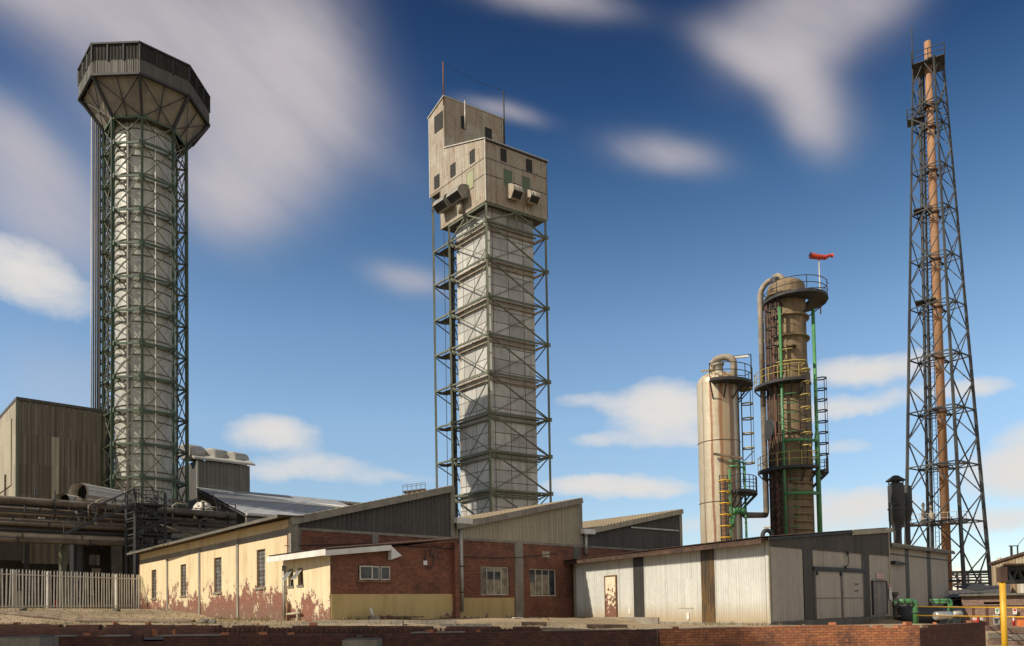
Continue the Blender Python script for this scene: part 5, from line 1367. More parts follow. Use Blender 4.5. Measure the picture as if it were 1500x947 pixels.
def block_building():
    c = at(289, 730, 90); P = V((c.x, c.y, 0)); R = Wall(P, A)
    T = thing('grey_block', 'grey sheeted block with rounded roof vents beside the round tower', 'building', (P.x, P.y, 0))
    z0 = R.uv(289, 673)[1]; sR = R.s_of(366, 700); z1 = R.uv(366, 684.5)[1]
    zt = (z0+z1)/2
    L = Wall(P, -R.n)
    R.slab(MB(), 0, sR, -1, zt, -9, 0).build('front_wall', M['grey_clad'], T)
    L.slab(MB(), .02, 9, -1, zt-.05, -.3, .05).build('side_wall', M['dark_sheet'], T)
    pr = [R.p(-.5, zt+.02, .5), R.p(sR+.5, zt+.02, .5), R.p(sR+.5, zt+2.6, -6), R.p(-.5, zt+2.6, -6)]
    MB().prism(pr, UP*.25).build('roof', M['pale_plain'], T)
    R.slab(MB(), -.1, .1, -1, zt, 0, .1).build('corner_trim', M['galv'], T)
    for i, (s, o, r_) in enumerate(((-1.2, -2.2, 1.05), (2.0, -2.6, 1.0), (4.6, -2.6, .9))):
        m = MB(); p0, p1 = R.p(s, zt+1.0, o+1.2), R.p(s+2.6, zt+1.3, o-.6)
        m.tube([p0, p0.lerp(p1, .1), p1.lerp(p0, .1), p1], [r_*.8, r_, r_, r_*.8], 16); m.build('roof_vent', M['pale_plain'], T)
    # stepped lower roof facing the viewer
    pts = [(289, 716, 90), (366, 722, 90+R.d.y*sR)]
    a = R.p(0, R.uv(289, 715)[1], .1); b = R.p(sR, R.uv(366, 721)[1], .1)
    T2 = thing('low_roof_building', 'low building with blue grey sloping roof and pale band below the grey block', 'building', (P.x, P.y-6, 0))
    c1, c2 = at(350, 753, 78), at(470, 751, 84)
    z_ = (a.z+b.z)/2; a.z = b.z = z_; bb = R.p(sR+12, z_, .1)
    a = R.p(-.2, z_, .1)
    dn = R.n*14.5-UP*4.75
    m = MB(); m.prism([a, bb, bb+dn, a+dn], UP*.04); m.build('roof', M['blue_roof'], T2)
    m = MB(); m.prism([a-UP*.2, a+dn-UP*.2, bb+dn-UP*.2, bb-UP*.2], -UP*.15); m.build('roof_backing', M['dark_steel'], T2)
    m = MB(); f0, f1 = a+dn*.30+UP*.08, a+dn*.42+UP*.08; g0, g1 = bb+dn*.30+UP*.08, bb+dn*.42+UP*.08; m.prism([f0, g0, g1, f1], UP*.05); m.build('roof_band', M['white_paint'], T2)
    m = MB(); m.prism([a+dn-UP*.3, bb+dn-UP*.3, V((bb.x+dn.x, bb.y+dn.y, -1)), V((a.x+dn.x, a.y+dn.y, -1))], -R.n*.3); m.build('front_wall', M['grey_clad'], T2)
    m = MB(); m.bar(a+dn+UP*.0, bb+dn, .35, .25); m.build('gutter', M['pale_roof'], T2)
    # long low roof further back, running away to the right
    p0 = at(368, 800, 104); Pq = V((p0.x, p0.y, 0)); Wq = Wall(Pq, A)
    z0 = Wq.uv(374, 723)[1]; s1 = Wq.s_of(640, 760)
    T3 = thing('long_shed', 'long low shed with pale roof edge running behind the warehouse', 'shed', (Pq.x, Pq.y, 0))
    Wq.slab(MB(), -1, s1, -1, z0-.3, -10, 0).build('wall', M['grey_clad'], T3)
    Wq.slab(MB(), -1.5, s1+.5, z0-.3, z0, -10.5, .5).build('roof', M['pale_roof'], T3)
    m = MB()
block_building()

# ================================================================== PROCESS BUILDING BEHIND THE FENCE
PRK = V((at(0, 800, 52).x, 52, 0)); RK = Wall(PRK, A)
def dark_building():
    P = PRK+B*6; W = Wall(P, A)
    T = thing('open_process_building', 'dark open fronted process building behind the palisade fence', 'building', (P.x, P.y, .3))
    zt = W.uv(100, 752)[1]; z1 = W.uv(20, 832)[1]; s0, s1 = -6, W.s_of(215, 800)+16
    W.slab(MB(), s0, W.s_of(33, 800), W.uv(15, 821)[1], zt-1.4, -.2, 0).build('wall_sheet', M['dark_sheet'], T)
    W.slab(MB(), W.s_of(33, 800), W.s_of(103, 800), W.uv(65, 826)[1], zt-.9, -.25, -.05).build('wall_sheet', M['clad_dark'], T)
    W.slab(MB(), s0, s1, 0, zt-1.0, -6, -5.7).build('rear_wall', M['dark_sheet'], T)
    W.slab(MB(), s0, s1, zt-1.0, zt-.8, -6, -.3).build('roof', M['dark_sheet'], T)
    W.slab(MB(), W.s_of(215, 800), s1, 0, zt-1.0, -5, 0).build('wall_sheet', M['grey_clad'], T)
    for u, w_ in ((36, .3), (112, .4), (164, .8), (200, .4)):
        s = W.s_of(u, 830); W.slab(MB(), s, s+w_, 0, zt-1, -.3, -.02).build('column', M['dark_concrete' if w_ > .5 else 'dark_steel'], T)
    W.slab(MB(), W.s_of(136, 820), W.s_of(151, 820), W.uv(140, 827)[1], W.uv(140, 812)[1], -1.2, -1.0).build('panel', M['grey_clad'], T)
    r = W.rect(139, 832, 152, 840); W.slab(MB(), *r, -1, -.9).build('panel', M['pipe_pale'], T)
    W.slab(MB(), s0, s1, 0, .9, -3.2, -3.0).build('low_wall', M['pale_brick'], T)
    # things standing under it
    q = W.p(W.s_of(92, 870), .3, -1.5)
    o = thing('red_drum', 'red steel drum standing in the dark bay behind the fence', 'drum', q)
    MB().lathe(q, [(.01, q.z), (.32, q.z), (.32, q.z+.3), (.34, q.z+.32), (.32, q.z+.34), (.32, q.z+.62), (.34, q.z+.64), (.32, q.z+.66), (.32, q.z+.95), (.01, q.z+.95)], 20).build('body', M['red'], o)
    q = W.p(W.s_of(32, 870), .3, -1.5)
    o = thing('pump_cabinet', 'pale metal cabinet standing in the dark bay behind the fence', 'cabinet', q)
    W.slab(MB(), W.s_of(28, 870), W.s_of(38, 870), .2, 1.9, -1.9, -1.2).build('body', M['galv'], o)
    W.slab(MB(), W.s_of(29, 870), W.s_of(37, 870), .35, 1.75, -1.18, -1.14).build('door', M['pale_steel'], o)
dark_building()

def pipe_rack():
    # trestles
    T = thing('pipe_rack', 'dark steel pipe rack trestles carrying brown pipes over the yard', 'pipe rack', (PRK.x, PRK.y, 0))
    sE = RK.s_of(340, 780)
    for u in (118, 232, 300):
        s = RK.s_of(u, 800); zt = RK.uv(u, {118: 736, 232: 742, 300: 748}[u])[1]
        m = MB(); 
        for o in (-.1, -2.3): m.bar(RK.p(s, 0, o), RK.p(s, zt, o), .3)
        for v in (782, 764, 748): z = RK.uv(118, v)[1]; m.bar(RK.p(s, z, .3), RK.p(s, z, -2.7), .2, .24)
        m.build('trestle', M['dark_steel'], T)
    for v in (781, 764): z = RK.uv(118, v)[1]; MB().bar(RK.p(-4, z-.18, .1), RK.p(sE, z-.18, .1), .16, .28).build('rack_beam', M['dark_steel'], T)
    for u in (94, 100): s = RK.s_of(u, 800); MB().bar(RK.p(s, 0, -1), RK.p(s, RK.uv(u, 779)[1], -1), .18).build('strut', M['faded_green_steel'], T)
    specs = [(731.5, .26, .05, 'pipe'), (738, .10, -.6, 'dark_steel'), (744, .13, -.4, 'pipe'), (750, .09, .1, 'pipe_pale'), (755, .12, -1.2, 'pipe'), (761, .20, .15, 'pipe'),
             (765.5, .16, .4, 'pipe'), (771, .22, -.6, 'pipe'), (775, .08, .3, 'dark_steel'), (784, .26, .1, 'pipe_pale'), (790, .16, .45, 'pipe'), (758, .08, -2, 'pipe_pale'), (746, .10, -2.2, 'pipe'), (768, .12, -1.5, 'dark_steel')]
    names = ['thick brown pipe along the very top of the rack', 'thin black line just under the top pipe of the rack', 'medium brown pipe in the upper tier of the rack', 'thin pale pipe at the front of the upper tier',
             'brown pipe deep inside the upper tier of the rack', 'brown pipe along the top of the middle tier', 'outermost brown pipe of the middle tier', 'thick brown pipe hung behind the middle tier',
             'thin black line below the middle tier of the rack', 'thick pale lagged pipe along the bottom tier of the rack', 'lowest brown pipe of the rack, over the fence', 'thin pale pipe at the back of the rack',
             'brown pipe at the back of the upper tier', 'black pipe at the back of the middle tier']
    specs += [(734, .06, -1.6, 'dark_steel'), (741, .07, -1.0, 'pipe'), (748, .07, .35, 'dark_steel'), (753, .06, -.2, 'pipe'), (763, .06, -.9, 'pipe_pale'), (773.5, .07, .0, 'pipe'), (779, .09, -.4, 'dark_steel'), (787, .07, -.8, 'pipe'), (793, .06, .2, 'dark_steel')]
    names += ['thin black line behind the very top pipe', 'thin brown pipe below the top pipe', 'thin black line at the front of the upper tier', 'thin brown line low in the upper tier', 'thin pale line behind the middle tier',
              'thin brown line between the middle and bottom tiers', 'black pipe just above the bottom tier', 'thin brown line behind the thick pale bottom pipe', 'thin black line lowest of all on the rack']
    rb = random.Random(8)
    for k in range(34):
        u = rb.uniform(5, 335); s = RK.s_of(u, 770); o = rb.uniform(-2.2, .3); z0 = RK.uv(u, rb.uniform(752, 795 if u < 200 else 765))[1]; h = rb.uniform(.6, 2.4)
        m = MB(); m.bar(RK.p(s, z0, o), RK.p(s+rb.choice((0, 0, 0, .8, -.8)), z0+h, o), rb.uniform(.06, .13)); m.build('hanger', M['dark_steel'], T)
    for (v, r, o, mt), nm in zip(specs, names):
        W2 = Wall(PRK+RK.n*o, A); z = W2.uv(0, v)[1]; s1 = W2.s_of(345, v) if v < 766 else W2.s_of(250, v)
        m = MB(); m.tube([W2.p(-8, z), W2.p(s1*.33, z), W2.p(s1*.66, z+.02), W2.p(s1, z)], r, 12)
        ob = thing('rack_pipe', nm, 'pipe', W2.p(0, z), 'pipes running along the rack'); m.build('pipe', M[mt], ob)
        if r > .12:
            s = -5+random.random()*3
            while s < s1: MB().tube([W2.p(s-.05, z), W2.p(s+.05, z)], r+.06, 12).build('flange', M['dark_steel' if mt == 'pipe' else 'pipe'], ob); s += random.uniform(3.5, 6)
    # handrail along the top walkway to the right of the stair tower
    W2 = Wall(PRK-RK.n*.5, A)
    s0, s1 = W2.s_of(222, 750), W2.s_of(345, 760); m = MB(); zb = W2.uv(240, 752)[1]; zt_ = W2.uv(240, 731)[1]
    for k in range(6): s = s0+(s1-s0)*k/5; m.bar(W2.p(s, zb, 0), W2.p(s, zt_, 0), .08)
    for z in (zt_, (zt_+zb)/2): m.bar(W2.p(s0, z), W2.p(s1, z), .06)
    m.build('handrail', M['dark_steel'], T)
    m = MB(); W2.slab(m, s0, s1, zb-.15, zb, -1.2, .2); m.build('walkway', M['dark_steel'], T)
    # diagonal pale pipe
    a, b = at(228, 767, RK.p(RK.s_of(228, 767), 0, .6).y), at(281, 785, RK.p(RK.s_of(281, 785), 0, .6).y)
    MB().tube([a, b], .09, 8).build('diagonal_pipe', M['pipe_pale'], T)
    # valves and fittings clutter, part of the rack
    rnd = random.Random(3); 
    for k in range(26):
        u = rnd.uniform(60, 330); v = rnd.uniform(742, 772); o = rnd.uniform(-1.6, .5); W3 = Wall(PRK+RK.n*o, A); s, z = W3.uv(u, v); mb = MB()
        t = rnd.random()
        if t < .4: mb.lathe(W3.p(s, 0), [(.01, z-.3), (.2, z-.2), (.1, z), (.2, z+.2), (.01, z+.3)], 10)
        elif t < .7: mb.tube([W3.p(s, z-.7), W3.p(s, z+.4), W3.p(s+.3, z+.6), W3.p(s+1.2, z+.6)], .07, 8)
        else: W3.slab(mb, s-.2, s+.2, z-.25, z+.25, 0, .3)
        mb.build('fitting', M['pipe' if k % 3 else 'pipe_pale'], T)
    r = RK.rect(60, 756, 68, 763); RK.slab(MB(), *r, -.9, -.5).build('fitting', M['white_paint'], T)
pipe_rack()

def stair_tower():
    s0, s1 = RK.s_of(180, 760), RK.s_of(223, 760); T = thing('stair_tower', 'dark steel stair tower with railings standing against the pipe rack', 'stair tower', RK.p(s0, 0, 1.2))
    zt = RK.uv(190, 727)[1]; d0, d1 = .9, 3.0
    for s in (s0, s1):
        for o in (d0, d1): MB().bar(RK.p(s, 0, o), RK.p(s, zt, o), .18).build('post', M['dark_steel'], T)
    for k, v in enumerate((745, 765, 788, 812)):
        z = RK.uv(190, v)[1]; m = MB(); RK.slab(m, s0, s1, z, z+.1, d0, d1)
        m.build('landing', M['dark_steel'], T)
        m = MB()
        for zz in (.5, 1.05):
            for a, b in (((s0, d0), (s1, d0)), ((s0, d1), (s1, d1)), ((s0, d0), (s0, d1)), ((s1, d0), (s1, d1))): m.bar(RK.p(a[0], z+zz, a[1]), RK.p(b[0], z+zz, b[1]), .05)
        for q in range(9): s = s0+(s1-s0)*q/8; m.bar(RK.p(s, z, d1), RK.p(s, z+1.05, d1), .04)
        m.build('handrail', M['dark_steel'], T)
        if k < 3:
            z2 = RK.uv(190, (745, 765, 788, 812)[k+1])[1]; m = MB()
            a, b = (s0+.2, s1-.2) if k % 2 == 0 else (s1-.2, s0+.2)
            for o in (d1-.1, d1-.8): m.bar(RK.p(a, z, o), RK.p(b, z2, o), .1, .2); m.bar(RK.p(a, z+1, o), RK.p(b, z2+1, o), .05)
            for q in range(8): t = q/8; m.bar(RK.p(a+(b-a)*t, z+(z2-z)*t, d1-.1), RK.p(a+(b-a)*t, z+(z2-z)*t, d1-.8), .18, .04)
            m.build('stair_flight', M['dark_steel'], T)
    m = MB(); zb = RK.uv(190, 812)[1]
    m.bar(RK.p(s0, .2, d1), RK.p(s1, zb, d1), .09); m.bar(RK.p(s1, .2, d1), RK.p(s0, zb, d1), .09); m.bar(RK.p(s0, zb, d0), RK.p(s1, .2, d0), .09)
    z9 = RK.uv(190, 745)[1]; m.bar(RK.p(s0-4.6, z9-1.6, d1), RK.p(s0, z9+1.1, d1), .10); m.bar(RK.p(s0-4.6, z9-2.5, d1), RK.p(s0, z9, d1), .12, .2)
    for q in range(8): t = q/7; m.bar(RK.p(s0-4.6*(1-t), z9-2.5+2.5*t, d1), RK.p(s0-4.6*(1-t), z9-1.6+2.7*t, d1), .05)
    m.build('brace', M['dark_steel'], T)
stair_tower()

def ducts():
    for i, (u0, v0, u1, v1, r, Y) in enumerate(((114, 722, 172, 731, .85, 62), (91, 733, 128, 738, .55, 60))):
        p, q = at(u0, v0, Y), at(u1, v1, Y+5)
        o = thing('round_duct', ('larger pale open ended duct lying over the pipe rack', 'smaller pale duct poking out below the larger open duct')[i], 'duct', p, 'round ducts over the pipe rack')
        d = (q-p).normalized(); m = MB(); m.tube([p, q], [r, r*.92], 24, cap=False); m.tube([p+d*.02, q], [r*.95, r*.88], 24, cap=False)
        m.build('duct', M['pale_roof'], o)
        MB().tube([p-d*.03, p+d*.12], [r*1.04, r*1.04], 24, cap=False).build('rim', M['pipe_pale'], o)
        MB().tube([p+d*1.0, p+d*1.1], r*.9, 20).build('damper', M['black'], o)
        z0 = 5.5; MB().bar(V((p.x+1.5, p.y+1, z0)), V((p.x+1.5, p.y+1, p.z-r*.9)), .2).build('saddle', M['dark_steel'], o)
    c = at(297, 745, 68); k = 68/FPX*.92; R = 16*k
    o = thing('domed_tank', 'pale domed tank top behind the rack railing', 'tank', (c.x, c.y, 4))
    zb = z_at(c.x, c.y, 752); zt = z_at(c.x, c.y, 734)
    MB().lathe(c, [(R, 0), (R, zb)]+[(R*math.cos(a), zb+(zt-zb)*math.sin(a)) for a in [math.pi/2*q/8 for q in range(1, 8)]]+[(.01, zt)], 32).build('shell', M['pale_roof'], o)
    MB().lathe(c, [(R, zb-.06), (R+.08, zb-.05), (R+.08, zb+.05), (R, zb+.06)], 32).build('flange', M['galv'], o)
ducts()

# ================================================================== PALISADE FENCE
def fence():
    a = at(-14, 892, 43.2); b = at(205, 892, 53.2); P = V((a.x, a.y, 0)); W = Wall(P, (b.x-a.x, b.y-a.y)); L = (V((b.x, b.y, 0))-P).length
    T = thing('palisade_fence', 'pale galvanised palisade fence of pointed upright pales', 'fence', (P.x, P.y, .3))
    zt0, zt1 = z_at(W.p(W.s_of(0, 860), 0).x, W.p(W.s_of(0, 860), 0).y, 833), z_at(b.x, b.y, 842)
    zb0, zb1 = .26, .24
    n = 52
    rnd = random.Random(5)
    for k in range(n):
        t = (k+.4)/n; s = L*t; zt = zt0+(zt1-zt0)*t; zb = zb0+(zb1-zb0)*t; m = MB(); wd = .075; lean = rnd.uniform(-.015, .015)*(2.2 if rnd.random() < .12 else 1)
        x = lambda z: s+lean*(z-zb)
        m.prism([W.p(x(zb)-wd/2, zb, .02), W.p(x(zb)+wd/2, zb, .02), W.p(x(zt)+wd/2, zt-.12, .02), W.p(x(zt), zt, .03), W.p(x(zt)-wd/2, zt-.12, .02)], W.n*.018)
        m.build('pale', M['pale_steel'], T)
    for f in (.11, .87):
        za, zb_ = zb0+(zt0-zb0)*f, zb1+(zt1-zb1)*f
        MB().par(W.p(0, za-.03, -.03), W.p(L, zb_-.03, -.03)-W.p(0, za-.03, -.03), UP*.06, W.n*.045).build('rail', M['pale_steel'], T)
    for u in (22, 72, 172, 206):
        s = W.s_of(u, 870); W.slab(MB(), s-.07, s+.07, -.2, zt0+(zt1-zt0)*s/L-.05, -.16, -.04).build('post', M['pale_steel'], T)
fence()

# ================================================================== FOREGROUND WALLS AND LEDGES
def ragged_top(W, s0, s1, zf, th, zb, step=.23, amp=.09, seed=1, miss=.25):
    rnd = random.Random(seed); m = MB(); s = s0
    while s < s1:
        e = min(s+step*rnd.choice((1, 1, 2, 3)), s1); z = zf((s+e)/2)
        dz = -.086*rnd.choice((0, 0, 0, 0, 1, 1, 2)) if rnd.random() < miss else 0
        W.slab(m, s, e, zb, z+dz+rnd.uniform(-.006, .006), -th, 0); s = e
    return m
def fg():
    # front left wall (shaded by the unseen block added on the left)
    a, b = at(-80, 940, 23.4), at(962, 925, 24.2); P = V((a.x, a.y, 0)); W = Wall(P, (b.x-a.x, b.y-a.y)); L = (V((b.x, b.y, 0))-P).length
    def zf(s):
        u = -80+1042*s/L; v = 933.5-2.5*min(1, max(0, (u-0)/400)) if u < 400 else 931-8.5*(u-400)/560
        return z_at(W.p(s, 0).x, W.p(s, 0).y, v)
    T = thing('front_retaining_wall', 'low sooty brick retaining wall across the left foreground', 'wall', (P.x, P.y, -2.4))
    ragged_top(W, 0, L, zf, .24, -2.6, seed=2, miss=.18).build('brickwork', M['dark_brick'], T)
    cp = MB(); rnd = random.Random(11); s = 0
    while s < L*.72:
        e = s+rnd.uniform(.6, 2.4); z = zf((s+e)/2)
        if rnd.random() < .6: cp.prism([W.p(s, z, .03), W.p(e, zf(e), .02), W.p(e-.1, zf(e)+.02, -.3), W.p(s+.1, z+.02, -.3)], UP*.025)
        s = e+rnd.uniform(.1, 1.2)
    cp.build('mortar_capping', M['concrete'], T)
    # rear ledge wall
    a2, b2 = at(-80, 918, 25.9), at(790, 920, 25.9); P2 = V((a2.x, a2.y, 0)); W2 = Wall(P2, (b2.x-a2.x, b2.y-a2.y)); L2 = (V((b2.x, b2.y, 0))-P2).length
    zf2 = lambda s: z_at(W2.p(s, 0).x, W2.p(s, 0).y, 914.5+4*(s/L2))
    T2 = thing('rear_ledge_wall', 'second sooty brick ledge running behind the front retaining wall', 'wall', (P2.x, P2.y, -1.5))
    ragged_top(W2, 0, L2, zf2, .3, -2.4, seed=5, miss=.35, amp=.1).build('brickwork', M['dark_brick'], T2)
    m = MB(); s = L2*.45; rnd = random.Random(4)
    while s < L2: W2.slab(m, s, s+.075, zf2(s)-.21, zf2(s)-.06, 0, .03); s += .17
    m.build('brick_dentil', M['dark_brick'], T2)
    MB().slab if False else None
    m = MB(); q = [V((W.p(s, 0, -.2).x, W.p(s, 0, -.2).y, zf(s)-.12)) for s in (0, L*.25, L*.5, L*.75, L)]
    r = [V((W2.p(s, 0, .0).x, W2.p(s, 0, .0).y, zf(min(s, L))-.10)) for s in (0, L2*.3, L2*.6, L2*.85, L2*.999)]
    for i in range(4): m.face([q[i], q[i+1], r[i+1], r[i]])
    o = m.build('terrace_floor', M['dark_concrete']); o['kind'] = 'structure'
    # sunlit wall on the right with its end turning back
    a3, b3 = at(966, 922.5, 24.7), at(1347, 916, 24.7); P3_ = V((a3.x, a3.y, 0)); W3 = Wall(P3_, (b3.x-a3.x, b3.y-a3.y)); L3 = (V((b3.x, b3.y, 0))-P3_).length
    zf3 = lambda s: z_at(W3.p(s, 0).x, W3.p(s, 0).y, 922.5-6.2*min(1, s/L3*1.6) if s < L3*.62 else 916.3)
    T3 = thing('orange_brick_wall', 'sunlit orange brick retaining wall with crumbling top course', 'wall', (P3_.x, P3_.y, -2.4))
    ragged_top(W3, 0, L3, zf3, .3, -2.6, seed=9, miss=.22).build('brickwork', M['orange_brick'], T3)
    c = W3.p(L3, 0); e = at(1443, 912, 26.6); W4 = Wall((c.x, c.y), (e.x-c.x, e.y-c.y)); L4 = (V((e.x, e.y, 0))-V((c.x, c.y, 0))).length; z4 = zf3(L3)
    ragged_top(W4, .0, L4, lambda s: z4-.01, .3, -2.6, seed=13, miss=.4).build('return_brickwork', M['dark_brick'], T3)  # dark brick on this face puts its shade into the colour
    # dark slots / covers lying on top of the ground behind the wall
    for i, (u, v, Yq, wx, wy, lab) in enumerate(((1282, 912.5, 29.5, 1.6, 1.0, 'dark steel cover plate on the ground behind the orange wall'),
                                   )):
        p = gp(u, v, Yq, .02); o = thing('cover_plate', lab, 'cover', p)
        MB().box(p+UP*.03, wx, wy, .05, .2).build('plate', M['dark_steel'], o)
        m = MB()
        for dx, dy, sx, sy in ((0, -.55, wx+.2, .08), (0, .55, wx+.2, .08), (-.84, 0, .08, wy), (.84, 0, .08, wy)): m.box(p+V((dx, dy, .04)), sx, sy, .1, 0)
        m.build('kerb_frame', M['concrete'], o)
    # grating strip
    for i, (u0, u1, v, Yq) in enumerate(((862, 918, 917.5, 27.0), (765, 800, 914, 28.5))):
        p, q = gp(u0, v, Yq, .02), gp(u1, v, Yq, .02); o = thing('drain_grating', ('long rusty drain grating on the ground before the rust peeled door', 'short dark drain grating below the second warehouse window')[i], 'grating', p, 'drain gratings in the yard')
        m = MB(); d = q-p; n = 22
        for k in range(n+1): c_ = p+d*k/n; m.box(c_+V((0, .25, .06)), .05, .55, .12)
        m.build('grate_bar', M['fascia'], o)
        m = MB(); m.bar(p+UP*.06, q+UP*.06, .06, .12); m.bar(p+V((0, .5, .06)), q+V((0, .5, .06)), .06, .12); m.build('grate_frame', M['fascia'], o)
    # concrete block at the very bottom, pale slab bottom left
    for (u0, u1, v, Yq, zb, lab) in ((501, 552, 938.5, 22.6, -2.5, 'square concrete block standing in front of the dark brick wall'), (-40, 58, 936, 21.5, -2.5, 'pale rough concrete slab in the bottom left corner')):
        a_, b_ = at(u0, v, Yq), at(u1, v, Yq); o = thing('concrete_block', lab, 'block', (a_.x, a_.y, zb))
        m = MB(); m.par(V((a_.x, a_.y, zb)), V((b_.x-a_.x, 0, 0)), V((0, .9, 0)), UP*(a_.z-zb)); 
        ob = m.build('block', M['concrete'], o); bv = ob.modifiers.new('b', 'BEVEL'); bv.width = .04; bv.segments = 2
        m = MB(); m.par(V((a_.x+.05, a_.y+.05, a_.z)), V((b_.x-a_.x-.1, 0, 0)), V((0, .75, 0)), UP*.035); m.build('mortar_cap', M['dark_concrete'], o)
    # loose bricks
    proto = None; rnd = random.Random(21)
    def brick_mesh():
        m = MB(); m.box((0, 0, .038), .22, .105, .075); return m
    spots = [('on the ledge at the far left', 12, 916, 25.6), ('reddish on the ledge before the fence', 158, 917.5, 25.6), ('dark, before the left corner of the warehouse', 220, 914, 26.2),
             ('on the front wall below the fence', 120, 931, 23.4), ('upright on the front wall, left of the pair', 219, 929, 23.4), ('beside the upright brick on the front wall', 245, 930, 23.4),
             ('on the front wall below the third tall window', 324, 930, 23.5), ('on the front wall below the fourth tall window', 380, 929.5, 23.5), ('on the front wall left of the annexe', 421, 929, 23.5),
             ('on the ledge under the annexe corner', 455, 919, 25.7), ('alone on the front wall below the downpipe', 628, 926.5, 23.7), ('pale, on the front wall below the first mesh window', 700, 926, 23.8),
             ('on the yard below the concrete pillar', 802, 904.5, 38), ('chipped, at the end of the orange wall', 1330, 916, 24.8), ('lying on the dark return wall', 1372, 914.5, 25.3),
             ('on the orange wall top near its left end', 990, 920.5, 24.8), ('broken, on the orange wall below the double doors', 1220, 917, 24.8), ('at the far end of the dark return wall', 1425, 913.5, 26.3),
             ('half buried before the fourth tall window', 376, 912, 28), ('on the ground before the annexe end wall', 452, 911, 29)]
    for i, (lab, u, v, Yq) in enumerate(spots):
        p = at(u, v, Yq)
        # rest on whatever is beneath: walls first, else ground
        if Yq < 24.1: ss = (V((p.x, p.y, 0))-P).dot(W.d); z = zf(ss); q = W.p(ss, z, -.12); 
        elif 24.6 < Yq < 25 and u < 1350: ss = (V((p.x, p.y, 0))-P3_).dot(W3.d); z = zf3(ss); q = W3.p(ss, z, -.14)
        elif 25 <= Yq < 26.5 and u > 1350: ss = (V((p.x, p.y, 0))-W4.P).dot(W4.d); z = z4-.01; q = W4.p(ss, z, -.15)
        elif Yq < 26.3: ss = (V((p.x, p.y, 0))-P2).dot(W2.d); z = zf2(ss); q = W2.p(ss, z, -.15)
        else: q = V((p.x, p.y, gz(p.x, p.y)-.02))
        rz = rnd.uniform(0, 3.1)
        if proto is None:
            proto = brick_mesh().build('loose_brick', M['orange_brick']); proto.location = q; proto.rotation_euler = (0, 0, rz); tag(proto, 'loose brick '+lab, 'brick', 'loose bricks lying on walls and ground')
            bv = proto.modifiers.new('b', 'BEVEL'); bv.width = .008
        else:
            c_ = copy_tree(proto, q, rz, 'loose brick '+lab)
            if 'upright' in lab: c_.rotation_euler = (0, math.pi/2, rz); c_.location = q+UP*.11
            s_ = rnd.uniform(.8, 1.2); c_.scale = (s_, s_*1.1, s_*1.25)
    # dark roll put in for the shaded underside of the ground ledge
    pts = [gp(u, v, Yq, .05) for u, v, Yq in ((-20, 903, 36), (40, 903, 35), (110, 904, 34), (180, 904, 33), (250, 905, 32), (296, 905, 31))]
    m = MB(); pr = []
    for i in range(len(pts)-1):
        for k in range(4): pr.append(pts[i].lerp(pts[i+1], k/4)+V((0, 0, random.uniform(-.03, .03))))
    m.tube(pr, [random.uniform(.10, .13) for _ in pr], 9); o = m.build('ledge_shade_roll', M['timber'], None, pts[2]); tag(o, 'long dark roll standing for the shaded underside of the ground ledge before the fence', 'timber')
    for i, (u, v, Yq, r) in enumerate(((300, 906.5, 30, .22), (312, 909, 29.5, .16), (170, 895, 42, .2), (34, 896, 38, .2))):
        p = gp(u, v, Yq); ico = bmesh.new(); bmesh.ops.create_icosphere(ico, subdivisions=2, radius=r)
        for v_ in ico.verts: v_.co *= 1+random.uniform(-.22, .22); v_.co.z *= .7
        me = bpy.data.meshes.new('rock'); ico.to_mesh(me); ico.free(); me.materials.append(M['dark_concrete']); o = bpy.data.objects.new('rock', me); C.objects.link(o); o.location = p+UP*.05
        tag(o, ('dark stone at the end of the shaded ledge line', 'smaller stone right of the ledge line end', 'dark stone at the foot of the fence, right half', 'dark stone at the foot of the fence, far left')[i], 'stone', 'stones in the yard')
    # low curbs by the annexe
    for i, (u0, u1, v, Yq, h) in enumerate(((442, 590, 912.5, 28.2, .16), (592, 668, 911, 28.8, .20), (645, 720, 914, 27.8, .10), (560, 606, 908, 29.8, .06))):
        p, q = gp(u0, v, Yq), gp(u1, v, Yq)
        m = MB(); n = 9; rnd2 = random.Random(i)
        for k in range(n): a_, b_ = p.lerp(q, k/n), p.lerp(q, (k+.97)/n); a_.z = b_.z = min(p.z, q.z)-.1; m.par(a_, b_-a_, V((0, .3, 0)), UP*(h+.1+rnd2.uniform(-.02, .02)))
        o = m.build('concrete_kerb', M['concrete' if i != 2 else 'dark_concrete'], None, p); tag(o, ('broken concrete kerb in front of the annexe corner', 'raised concrete kerb below the downpipe end of the annexe', 'dark low kerb below the first mesh window', 'thin kerb against the ochre plinth')[i], 'kerb', 'concrete kerbs by the annexe')
    # white leaning stake by the annexe on its footing
    p = RA.p(RA.s_of(541, 905), 0, .35); p.z = gz(p.x, p.y); t = RA.p(RA.s_of(536, 890), 0, .35); t.z = z_at(t.x, t.y, 890)
    o = thing('pipe_stub', 'white pipe stub leaning from a small footing beside the ochre plinth', 'pipe', p)
    MB().tube([p, t], .05, 8).build('stub', M['white_paint'], o); MB().box(p+UP*.08, .4, .3, .2, .6).build('footing', M['concrete'], o)
    # boards
    p = RA.p(RA.s_of(556, 903), 0, .25); q = RA.p(RA.s_of(615, 903), 0, .3); p.z = z_at(p.x, p.y, 904); q.z = z_at(q.x, q.y, 904)
    o = MB().bar(p, q, .10, .05).build('plank', M['timber'], None, p); tag(o, 'thin plank lying along the foot of the ochre plinth', 'plank')
    p = gp(758, 905.5, 40, .05); o = MB().box(p, .5, .35, .04, .5).build('white_scrap', M['white_paint'], None, p); tag(o, 'small white scrap of sheet on the yard below the second mesh window', 'scrap')
fg()

